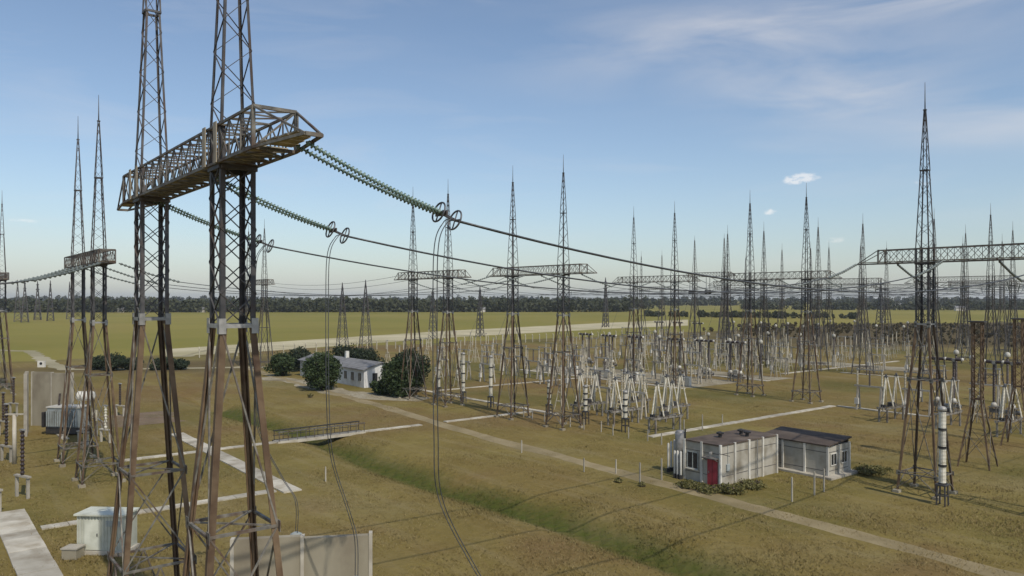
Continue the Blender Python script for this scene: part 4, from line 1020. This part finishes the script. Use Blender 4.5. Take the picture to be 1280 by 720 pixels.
t = thing('steel_kiosk', 'pale green corrugated steel kiosk at the bottom left of the grass', 'kiosk', (x, y, 0), math.radians(-4))
mb = MB(); mb.box(0, .8, .12, 3.2, 1.7, .24); build('plinth', mb, M['concrete'], t)
mb = MB()
mb.box(0, .85, 1.3, 2.9, 1.5, 2.1)
for i in range(15): mb.box(-1.4 + .2 * i, .09, 1.3, .09, .06, 2.05)
build('body', mb, M['greenwhite'], t)
mb = MB(); mb.box(0, .8, 2.4, 3.15, 1.75, .1); build('roof', mb, M['greenwhite'], t)
mb = MB(); mb.box(-.5, .045, 1.2, .9, .03, 1.8); d_ = build('door', mb, M['greenwhite'], t)
mb = MB(); mb.box(-.15, .02, 1.2, .05, .04, .18); build('handle', mb, M['black'], d_)
for i in range(2):
    mb = MB()
    for j in range(5): mb.box(.6 + .6 * i, .035, 1.75 + .07 * j, .42, .03, .035)
    build('vent', mb, M['bluegrey'], t)
x, y = P(86, 700)
t = thing('concrete_block', 'squat dark concrete block beside the pale green kiosk', 'block', (x, y, 0), math.radians(-4))
mb = MB(); mb.box(0, .4, .3, .9, .8, .6); build('body', mb, M['wallconc'], t)
mb = MB(); mb.box(0, .4, .64, 1.0, .9, .08); build('cap', mb, M['concrete'], t)
# left-edge insulators on frames
def stand_insulator(px, py, h0, h1, label, m='brown', table=True):
    x, y = P(px, py)
    t = thing('post_insulator', label, 'insulator', (x, y, 0), YAW + .4, 'post insulators by the left edge')
    mb = MB()
    for sx in (-.75, .75): mb.box(sx, 0, h0 / 2, .16, .2, h0)
    mb.box(0, 0, h0 + .07, 1.9, .3, .14); build('frame', mb, M['concrete'], t)
    mb = MB(); mb.insulator((0, 0, h0 + .14), (0, 0, h1), .17, .62, .3, 8); build('insulator', mb, M[m], t, smooth=True)
    mb = MB(); mb.box(0, 0, h1 + .05, .5, .25, .1); build('cap', mb, M['galv'], t)
stand_insulator(28, 622, 1.6, 5.2, 'black banded insulator on a pale table frame near the left edge')
stand_insulator(8, 577, 1.4, 5.4, 'black banded insulator farther back at the left edge')
stand_insulator(-8, 640, 1.6, 4.6, 'black banded insulator cut off by the left edge')
stand_insulator(4, 545, 1.6, 4.8, 'dark insulator left of the narrow firewall', 'brown')
x, y = P(18, 580)
t = thing('concrete_pole', 'pale concrete pole between the two black banded insulators', 'pole', (x, y, 0), 0)
mb = MB(); mb.lathe((0, 0, 0), (0, 0, 4.6), [(0, .19), (4.6, .16)], 10); build('shaft', mb, M['concrete'], t, smooth=True)
mb = MB(); mb.box(0, 0, 4.64, 1.6, .2, .1); build('crossarm', mb, M['concrete'], t)
x, y = P(118, 548)
t = thing('low_disconnector', 'low grey steel frame with white insulators right of the transformer', 'switch frame', (x, y, 0), YAW)
mb = MB()
for sx in (-1.3, 1.3):
    for sy in (-.5, .5): mb.bar((sx, sy, 0), (sx, sy, 2.0), .1)
mb.bar((-1.4, -.5, 2.0), (1.4, -.5, 2.0), .12); mb.bar((-1.4, .5, 2.0), (1.4, .5, 2.0), .12); mb.bar((-1.3, -.5, .3), (1.3, -.5, 1.9), .06); build('frame', mb, M['galv'], t)
for xx in (-1.1, 0, 1.1):
    mb = MB(); mb.insulator((xx, 0, 2.06), (xx, 0, 3.2), .14, .6, .14, 7); build('insulator', mb, M['porcelain'], t, smooth=True)
stand_insulator(17, 520, 1.6, 5.0, 'dark banded insulator nearest the narrow firewall edge')
stand_insulator(104, 556, 1.3, 3.6, 'short pale insulator on a frame just right of the transformer', 'ivory')
stand_insulator(132, 553, 1.3, 3.9, 'short pale insulator on a frame between transformer and near legs', 'ivory')
stand_insulator(150, 520, 1.3, 4.2, 'dark banded insulator standing alone on the bare earth patch')
x, y = P(52, 459)
t = thing('pipe_marker', 'pale square concrete marker with a dark hole on the dirt path', 'marker', (x, y, 0), 0)
mb = MB(); mb.box(0, 0, .7, 1.6, .5, 1.4); build('block', mb, M['white'], t)
mb = MB(); mb.lathe((0, -.26, .85), (0, -.3, .85), [(0, .3), (.04, .3)], 12); build('opening', mb, M['dark'], t)

# footbridge over the ditch
xa, ya = W(-80, 36.4)
t = thing('footbridge', 'narrow footbridge with a dark railing across the grassy ditch', 'footbridge', (xa, ya, 0), YAW)
mb = MB()
for i in range(20): mb.box(0, -4.9 + .515 * i, .08, 1.3, .49, .12)
build('deck', mb, M['concrete'], t)
for sx in (-.7, .7):
    mb = MB(); mb.box(sx, 0, .04, .14, 10.4, .3); build('girder', mb, M['lid'] if sx > 0 else M['black'], t)
    mb = MB()
    for i in range(11): mb.bar((sx, -5.0 + i, .15), (sx, -5.0 + i, 1.15), .05 if sx < 0 else .06)
    mb.bar((sx, -5.1, 1.17), (sx, 5.1, 1.17), .13, .12)
    if sx < 0: mb.bar((sx, -5.1, .65), (sx, 5.1, .65), .06)
    build('railing', mb, M['black'] if sx < 0 else M['lattice'], t)
for yy in (-4.6, 4.6):
    mb = MB(); mb.box(0, yy, -.55, 1.7, .5, 1.1); build('abutment', mb, M['concrete'], t)

# perimeter fence of concrete posts
fx, fy = W(-205, 60)
t = thing('perimeter_fence', 'far fence of pale concrete posts in front of the pale farm road', 'fence', (fx, fy, 0), YAW)
FM = MB(); FM.box(0, 0, 1.2, .22, .22, 2.4); FM.bar((0, 0, 2.35), (-.3, 0, 2.8), .16); FMe = FM.mesh('post', M['porcelain'])
for i in range(60): put('post', FMe, t, (0, i * 3.2, 0))
mb = MB()
for z in (.5, 1.0, 1.5, 2.0, 2.4): mb.bar((0, 0, z), (0, 59 * 3.2, z), .025)
build('wires', mb, M['wire'], t)

# ------------------------------------------------------------------ far pylons and masts
def pylon(px, py, h, label, arm=5.0, w_=2.6):
    x, y = P(px, py)
    t = thing('pylon', label, 'pylon', (x, y, 0), YAW + random.uniform(-.3, .3), 'far lattice pylons')
    mb = MB(); hb, ht = w_ / 2, .35
    th = max(.1, y * .0007)
    for sx, sy in C4: mb.bar((sx * hb, sy * hb, 0), (sx * ht, sy * ht, h * .78), th); mb.bar((sx * ht, sy * ht, h * .78), (0, 0, h), th)
    zig(mb, 0, 0, h * .78, hb, ht, 8, th * .6, True); build('tower', mb, M['steel'], t)
    mb = MB()
    for z, a in ((h * .78, arm), (h * .9, arm * .65)):
        mb.bar((-a / 2, 0, z), (a / 2, 0, z), th * 1.3); mb.bar((-a / 2, 0, z), (0, 0, z + .9), th); mb.bar((a / 2, 0, z), (0, 0, z + .9), th)
    build('crossarm', mb, M['steel'], t)
pylon(428, 437, 20, 'slim far pylon just left of the two behind the bushes', 2.5, 3.0)
pylon(457, 441, 20.5, 'slim far pylon rising behind the dark bush at the white house', 2.5, 3.2)
pylon(541, 424, 19, 'slim far pylon on the pale road right of the bush gantry', 2.2, 2.4)
pylon(600, 421, 20, 'slim far pylon between the bush and track gantries', 2.2, 2.4)
pylon(757, 409, 26, 'slim far pylon at the end of the pale road', 3, 2.6)
pylon(1101, 404, 26, 'broad far pylon left of the big right gantry', 8, 4)
for i, (px, py) in enumerate(((22, 402), (31, 403), (47, 400), (63, 401), (87, 399))):
    pylon(px, py, 27, f'tiny hazy pylon over the left treeline, {ORD[i]} from the left', 9, 4)

# ------------------------------------------------------------------ trees and shrubs
def crown_mesh(name, blobs, n, size, m, seed, up=.35):
    """many small leaf-clump quads spread through lumpy blobs (x, y, z, rx, ry, rz)"""
    r = np.random.default_rng(seed); bl = np.array(blobs)
    wts = bl[:, 3] * bl[:, 4] * bl[:, 5]; k = r.choice(len(bl), n, p=wts / wts.sum())
    d = r.normal(size=(n, 3)); d /= np.linalg.norm(d, axis=1)[:, None]
    rad = r.uniform(.12, 1.0, n) ** .4
    lump = 1 + .20 * np.sin(d[:, 0] * 5 + k) * np.cos(d[:, 1] * 6 + 2 * k) + r.normal(0, .06, n)
    lump = np.where(r.uniform(size=n) < .07, lump * r.uniform(1.02, 1.22, n), lump)
    c_ = bl[k, :3] + d * bl[k, 3:] * (rad * lump)[:, None]
    c_ = c_[c_[:, 2] > .1]; n = len(c_); d = d[:n]
    nrm = d * .6 + r.normal(size=(n, 3)) * .8; nrm[:, 2] += up; nrm /= np.linalg.norm(nrm, axis=1)[:, None]
    a = np.cross(nrm, r.normal(size=(n, 3))); a /= np.linalg.norm(a, axis=1)[:, None]; b_ = np.cross(nrm, a)
    s_ = size * r.uniform(.5, 1.3, n)[:, None]; e = r.uniform(.5, .9, n)[:, None]
    vs_ = np.stack([c_ - a * s_, c_ - b_ * s_ * e, c_ + a * s_, c_ + b_ * s_ * e], 1).reshape(-1, 3)
    fs_ = np.arange(4 * n).reshape(-1, 4)
    me = bpy.data.meshes.new(name); me.from_pydata(vs_.tolist(), [], fs_.tolist()); me.materials.append(m); me.update(); return me
def shrub(px, py, wd, ht, label, m='leaf', n=2600, seed=1, name='round_bush', cat='bush', size=.2):
    x, y = P(px, py); t = thing(name, label, cat, (x, y, 0), 0, 'trees and bushes of the yard')
    r = np.random.default_rng(seed); R = wd / 2
    bl = [(0, 0, ht * .5, R * .78, R * .78, ht * .5)]
    for k in range(14):
        a = r.uniform(0, 6.28); q_ = r.uniform(.4, .9); zz = r.uniform(.25, .78)
        bl.append((math.cos(a) * R * q_, math.sin(a) * R * q_, ht * zz, R * r.uniform(.2, .4), R * r.uniform(.2, .4), ht * r.uniform(.14, .28)))
    put('crown', crown_mesh('crown', bl, n, size, M[m], seed), t)
    mb = MB()
    for k in range(5):
        a = r.uniform(0, 6.28); q_ = R * .55
        p0 = Vector((math.cos(a) * .2, math.sin(a) * .2, 0)); p1 = Vector((math.cos(a) * q_ * .5, math.sin(a) * q_ * .5, ht * .4)); p2 = Vector((math.cos(a) * q_, math.sin(a) * q_, ht * .75))
        mb.bar(p0, p1, .2); mb.bar(p1, p2, .11)
    build('trunk', mb, M['bark'], t)
shrub(352, 470, 5.2, 4.6, 'round green bush at the far left end of the white house', 'leaf', 5200, 1)
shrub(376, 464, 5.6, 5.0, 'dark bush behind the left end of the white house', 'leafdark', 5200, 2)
shrub(479, 493, 4.0, 2.3, 'small low bush in front of the house corner', 'leaf', 3500, 8)
shrub(403, 487, 7.4, 6.2, 'round bright bush in front of the white house wall', 'leaf', 9500, 3)
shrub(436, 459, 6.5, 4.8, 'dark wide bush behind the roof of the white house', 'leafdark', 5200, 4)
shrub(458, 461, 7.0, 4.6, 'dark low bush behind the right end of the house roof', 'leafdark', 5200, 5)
shrub(500, 495, 6.8, 5.8, 'dark dense bush in front of the house gable', 'leaf', 9500, 6)
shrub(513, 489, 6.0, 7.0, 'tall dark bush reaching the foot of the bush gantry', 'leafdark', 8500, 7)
for i, (px, py, wd, ht) in enumerate(((122, 462, 5.5, 2.9), (142, 463, 7, 3.6), (166, 462, 5, 2.6), (205, 462, 6, 2.8), (224, 462, 4.5, 2.3))):
    shrub(px, py, wd, ht, f'low dark shrub behind the firewall path, {ORD[i]} from the left of five', 'leafdark', 3200, 20 + i, 'low_shrub', 'shrub')
for i, (px, py, wd, ht, n) in enumerate(((886, 615, 2.2, .5, 700), (914, 616, 2.2, .7, 900), (938, 608, 3.0, .5, 900), (862, 609, 2.6, .5, 900), (773, 603, .7, .35, 150), (803, 608, .7, .35, 150), (1090, 592, 3.6, .7, 1200), (388, 497, .9, .6, 150))):
    shrub(px, py, wd, ht, ('weedy tuft beside the red door', 'green weed clump at the hut corner', 'long weed patch along the hut wall', 'weeds under the hut window', 'small dark weed on the track left of its twin',
                           'small dark weed at the foot of a pale post', 'dark weed patch right of the low grey hut', 'lone dark weed on the slope above the footbridge')[i], 'weedgreen', n, 40 + i, 'weed_clump', 'weed', .1)
def belt(name, pts, n, hmin, hmax, m, seed, size, wd=14, per=46, label=None):
    """a far wood that reads as one mass"""
    r = np.random.default_rng(seed); bl = []
    L_ = [math.hypot(b_[0] - a[0], b_[1] - a[1]) for a, b_ in zip(pts, pts[1:])]; tot = sum(L_)
    for i in range(n):
        s_ = r.uniform(0, tot); j = 0
        while s_ > L_[j] and j < len(L_) - 1: s_ -= L_[j]; j += 1
        a, b_ = pts[j], pts[j + 1]; f_ = s_ / L_[j]
        hh = r.uniform(hmin, hmax) * (1 + .12 * math.sin(i * 1.7)); rr = hh * r.uniform(.32, .5)
        bl.append((a[0] + (b_[0] - a[0]) * f_ + r.uniform(-wd, wd) * .3, a[1] + (b_[1] - a[1]) * f_ + r.uniform(-wd, wd), hh * .5, rr, rr, hh * .5))
        if hmin > 6: bl.append((bl[-1][0] + r.uniform(-8, 8), a[1] + (b_[1] - a[1]) * f_ - wd * r.uniform(.6, 1.1), hh * .32, rr * 1.1, rr * .6, hh * .32))
    me = crown_mesh(name, bl, n * per, size, M[m], seed, .2)
    o = put(name, me); o['kind'] = 'stuff'
    if label: o['label'] = label
belt('treeline', [(-900, 800), (-300, 830), (60, 850), (130, 860)], 900, 10.5, 15, 'leaffar', 61, 1.9, 24, 46)
belt('treeline', [(-1100, 1000), (200, 1050)], 300, 12, 17, 'leaffar', 62, 2.4, 30, 40)
belt('treeline', [(110, 640), (180, 600), (250, 560)], 130, 3, 5, 'leaffar', 63, .9, 16, 60)
belt('treeline', [(100, 1500), (900, 1500), (1500, 1450)], 480, 11, 15, 'leaffar', 64, 2.8, 30, 36)
belt('treeline', [(-2500, 2600), (0, 2700), (2500, 2500)], 500, 13, 20, 'leaffar', 65, 5.5, 60, 34)
belt('treeline', [(300, 1000), (560, 960), (760, 1000)], 190, 7, 11, 'leaffar', 66, 1.9, 20, 40)
belt('scrub', [(95, 330), (180, 320), (300, 305)], 420, .8, 2.2, 'weed', 67, .45, 34, 40)
belt('scrub', [(120, 270), (210, 245), (260, 240)], 240, .6, 1.5, 'weed', 68, .32, 20, 40)
belt('scrub', [(120, 400), (330, 400)], 520, .7, 1.9, 'weed', 69, .5, 30, 34)
# far village houses among the trees
def far_house(px, Y, lx, label, z=0):
    X_ = (px - 640) / F * Y
    t = thing('village_house', label, 'house', (X_, Y, 0), random.uniform(-.4, .4), 'far village houses')
    mb = MB(); mb.box(0, 0, 1.7, lx, 6, 3.4); build('wall', mb, M['brick'], t)
    mb = MB(); mb.v = [(-lx / 2 - .4, -3.6, 3.3), (lx / 2 + .4, -3.6, 3.3), (lx / 2 + .4, 3.6, 3.3), (-lx / 2 - .4, 3.6, 3.3), (-lx / 2 - .4, 0, 5.6), (lx / 2 + .4, 0, 5.6)]
    mb.f = [(0, 1, 5, 4), (2, 3, 4, 5), (0, 4, 3), (1, 2, 5), (0, 3, 2, 1)]; build('roof', mb, M['slate'], t)
for i, (px, Y, lx) in enumerate(((6, 800, 6), (152, 805, 5), (252, 808, 6), (604, 822, 4.5), (1122, 1350, 16), (1200, 905, 11))):
    far_house(px, Y, lx, ('tiny pale house at the left edge before the treeline', 'tiny pale house left of the huge gantry before the treeline', 'tiny pale house seen between the two near towers',
                          'tiny pale house before the treeline in the middle', 'pale farm building in the far right fields', 'small pale shed in the fields under the big right beam')[i])

# ------------------------------------------------------------------ dry grass tufts
def grass():
    r = np.random.default_rng(5); n0 = 60000
    y = 40 * (150 / 40) ** r.uniform(0, 1, n0); x = (r.uniform(-60, 1340, n0) - 640) / F * y
    u, v = CU * x - SU * y, SU * x + CU * y
    keep = np.ones(n0, bool)
    for (u0, v0, u1, v1, wd) in ((-80, 16, -80, 67, 1.0), (-112, 68, -76, 68, 1.0), (-107.7, 69, -107.7, 113, .8), (-57.3, 65, -57.3, 104, 1.0), (-92, 24.4, -58.8, 24.4, 1.7), (-60, 7.3, -60, 23.4, 1.0), (-66, 6, -38, 6, 2.3)):
        keep &= ~((u > min(u0, u1) - wd / 2) & (u < max(u0, u1) + wd / 2) & (v > min(v0, v1) - wd / 2 + .25) & (v < max(v0, v1) + wd / 2 - .25) & (u > min(u0, u1) - wd / 2 + .25) & (u < max(u0, u1) + wd / 2 - .25))
    tv = np.interp(u, [p[0] for p in track_uv], [p[1] for p in track_uv])
    keep &= (np.abs(v - tv) > 1.5) | (r.uniform(size=n0) < np.where(np.abs(v - tv) < .4, .8, .15))
    hx, hy = P(900, 608.5); hu, hv = UV(hx, hy); keep &= ~((u > hu - 3.8) & (u < hu + .2) & (v > hv - .2) & (v < hv + 8.3))
    hx, hy = P(1035, 597.5); hu, hv = UV(hx, hy); keep &= ~((u > hu - 7.4) & (u < hu + .8) & (v > hv - .8) & (v < hv + 4.3))
    hx, hy = P(455, 485); hu, hv = UV(hx, hy); keep &= ~((u > hu - 28) & (u < hu + .5) & (v > hv - .5) & (v < hv + 7))
    cl = np.array([mnoise.noise((a * .16, b_ * .16, 2.2)) + .6 * mnoise.noise((a * .7, b_ * .7, 5.2)) for a, b_ in zip(x, y)])
    keep &= cl > r.uniform(-.55, .45, n0)
    x, y, u, v, cl = x[keep], y[keep], u[keep], v[keep], cl[keep]; n = len(x)
    dd = np.abs(v - 36 - .6 * np.sin(u * .13)); gr = np.clip(np.exp(-(dd / 2.4) ** 2) * (u > -112) * (u < 0) + .22 * (r.uniform(size=n) < .2), 0, 1)
    z = gz(u, v)
    B = 6
    X_ = np.repeat(x, B) + r.normal(0, .34, n * B); Y_ = np.repeat(y, B) + r.normal(0, .34, n * B); Z_ = gz(CU * X_ - SU * Y_, SU * X_ + CU * Y_)
    hgt = r.uniform(.05, .16, n * B) * np.repeat(1 + .6 * np.clip(cl, -.3, .8) + .5 * gr, B); wd = r.uniform(.012, .032, n * B)
    th = r.uniform(0, 6.28, n * B); lx, ly = r.normal(0, .13, n * B), r.normal(0, .13, n * B)
    v0 = np.column_stack([X_ - np.cos(th) * wd, Y_ - np.sin(th) * wd, Z_ - .02]); v1 = np.column_stack([X_ + np.cos(th) * wd, Y_ + np.sin(th) * wd, Z_ - .02])
    v2 = np.column_stack([X_ + lx, Y_ + ly, Z_ + hgt])
    vs_ = np.stack([v0, v1, v2], 1).reshape(-1, 3)
    me = bpy.data.meshes.new('dry_grass'); k = n * B
    me.vertices.add(3 * k); me.vertices.foreach_set('co', vs_.astype(np.float32).ravel())
    me.loops.add(3 * k); me.loops.foreach_set('vertex_index', np.arange(3 * k, dtype=np.int32))
    me.polygons.add(k); me.polygons.foreach_set('loop_start', np.arange(0, 3 * k, 3, dtype=np.int32)); me.polygons.foreach_set('loop_total', np.full(k, 3, dtype=np.int32))
    me.update(); me.validate()
    t_ = np.repeat(r.uniform(size=n), B)[:, None]; g_ = np.repeat(gr, B)[:, None]
    colr = (np.array([[.175, .125, .042]]) * (1 - t_) + np.array([[.31, .24, .11]]) * t_) * (1 - g_) + (np.array([[.045, .06, .012]]) * (1 - t_) + np.array([[.085, .1, .022]]) * t_) * g_
    a = me.attributes.new('tint', 'FLOAT_COLOR', 'POINT')
    a.data.foreach_set('color', np.column_stack([np.repeat(colr, 3, 0), np.ones(3 * k)]).astype(np.float32).ravel())
    m, nt, b_ = new_mat('dry_grass'); at = nt.nodes.new('ShaderNodeAttribute'); at.attribute_name = 'tint'; nt.links.new(at.outputs['Color'], b_.inputs['Base Color']); b_.inputs['Roughness'].default_value = .9
    nn = nt.nodes.new('ShaderNodeNewGeometry'); vm = nt.nodes.new('ShaderNodeVectorMath'); vm.operation = 'MULTIPLY_ADD'; vm.inputs[1].default_value = (.35, .35, .35); vm.inputs[2].default_value = (0, 0, 1)
    nt.links.new(nn.outputs['Normal'], vm.inputs[0]); vn = nt.nodes.new('ShaderNodeVectorMath'); vn.operation = 'NORMALIZE'; nt.links.new(vm.outputs[0], vn.inputs[0]); nt.links.new(vn.outputs[0], b_.inputs['Normal'])
    b_.inputs['Specular IOR Level'].default_value = .1
    me.materials.append(m); o = put('dry_grass', me); o['kind'] = 'stuff'
grass()

# ------------------------------------------------------------------ air
mb = MB(); mb.box(0, 1600, 17.0, 10400, 7200, 40.0)
hz = mb.mesh('haze', bpy.data.materials.new('haze')); hm = hz.materials[0]; hm.use_nodes = True
for n_ in list(hm.node_tree.nodes):
    if n_.type == 'BSDF_PRINCIPLED': hm.node_tree.nodes.remove(n_)
pv = hm.node_tree.nodes.new('ShaderNodeVolumePrincipled'); pv.inputs['Color'].default_value = (.93, .95, 1, 1); pv.inputs['Density'].default_value = 0.0001; pv.inputs['Anisotropy'].default_value = 0.2
hm.node_tree.links.new(pv.outputs[0], hm.node_tree.nodes['Material Output'].inputs['Volume'])
ho = put('haze', hz); ho['kind'] = 'stuff'
scene.cycles.volume_bounces = 0; scene.cycles.max_bounces = 6; scene.cycles.use_denoising = True
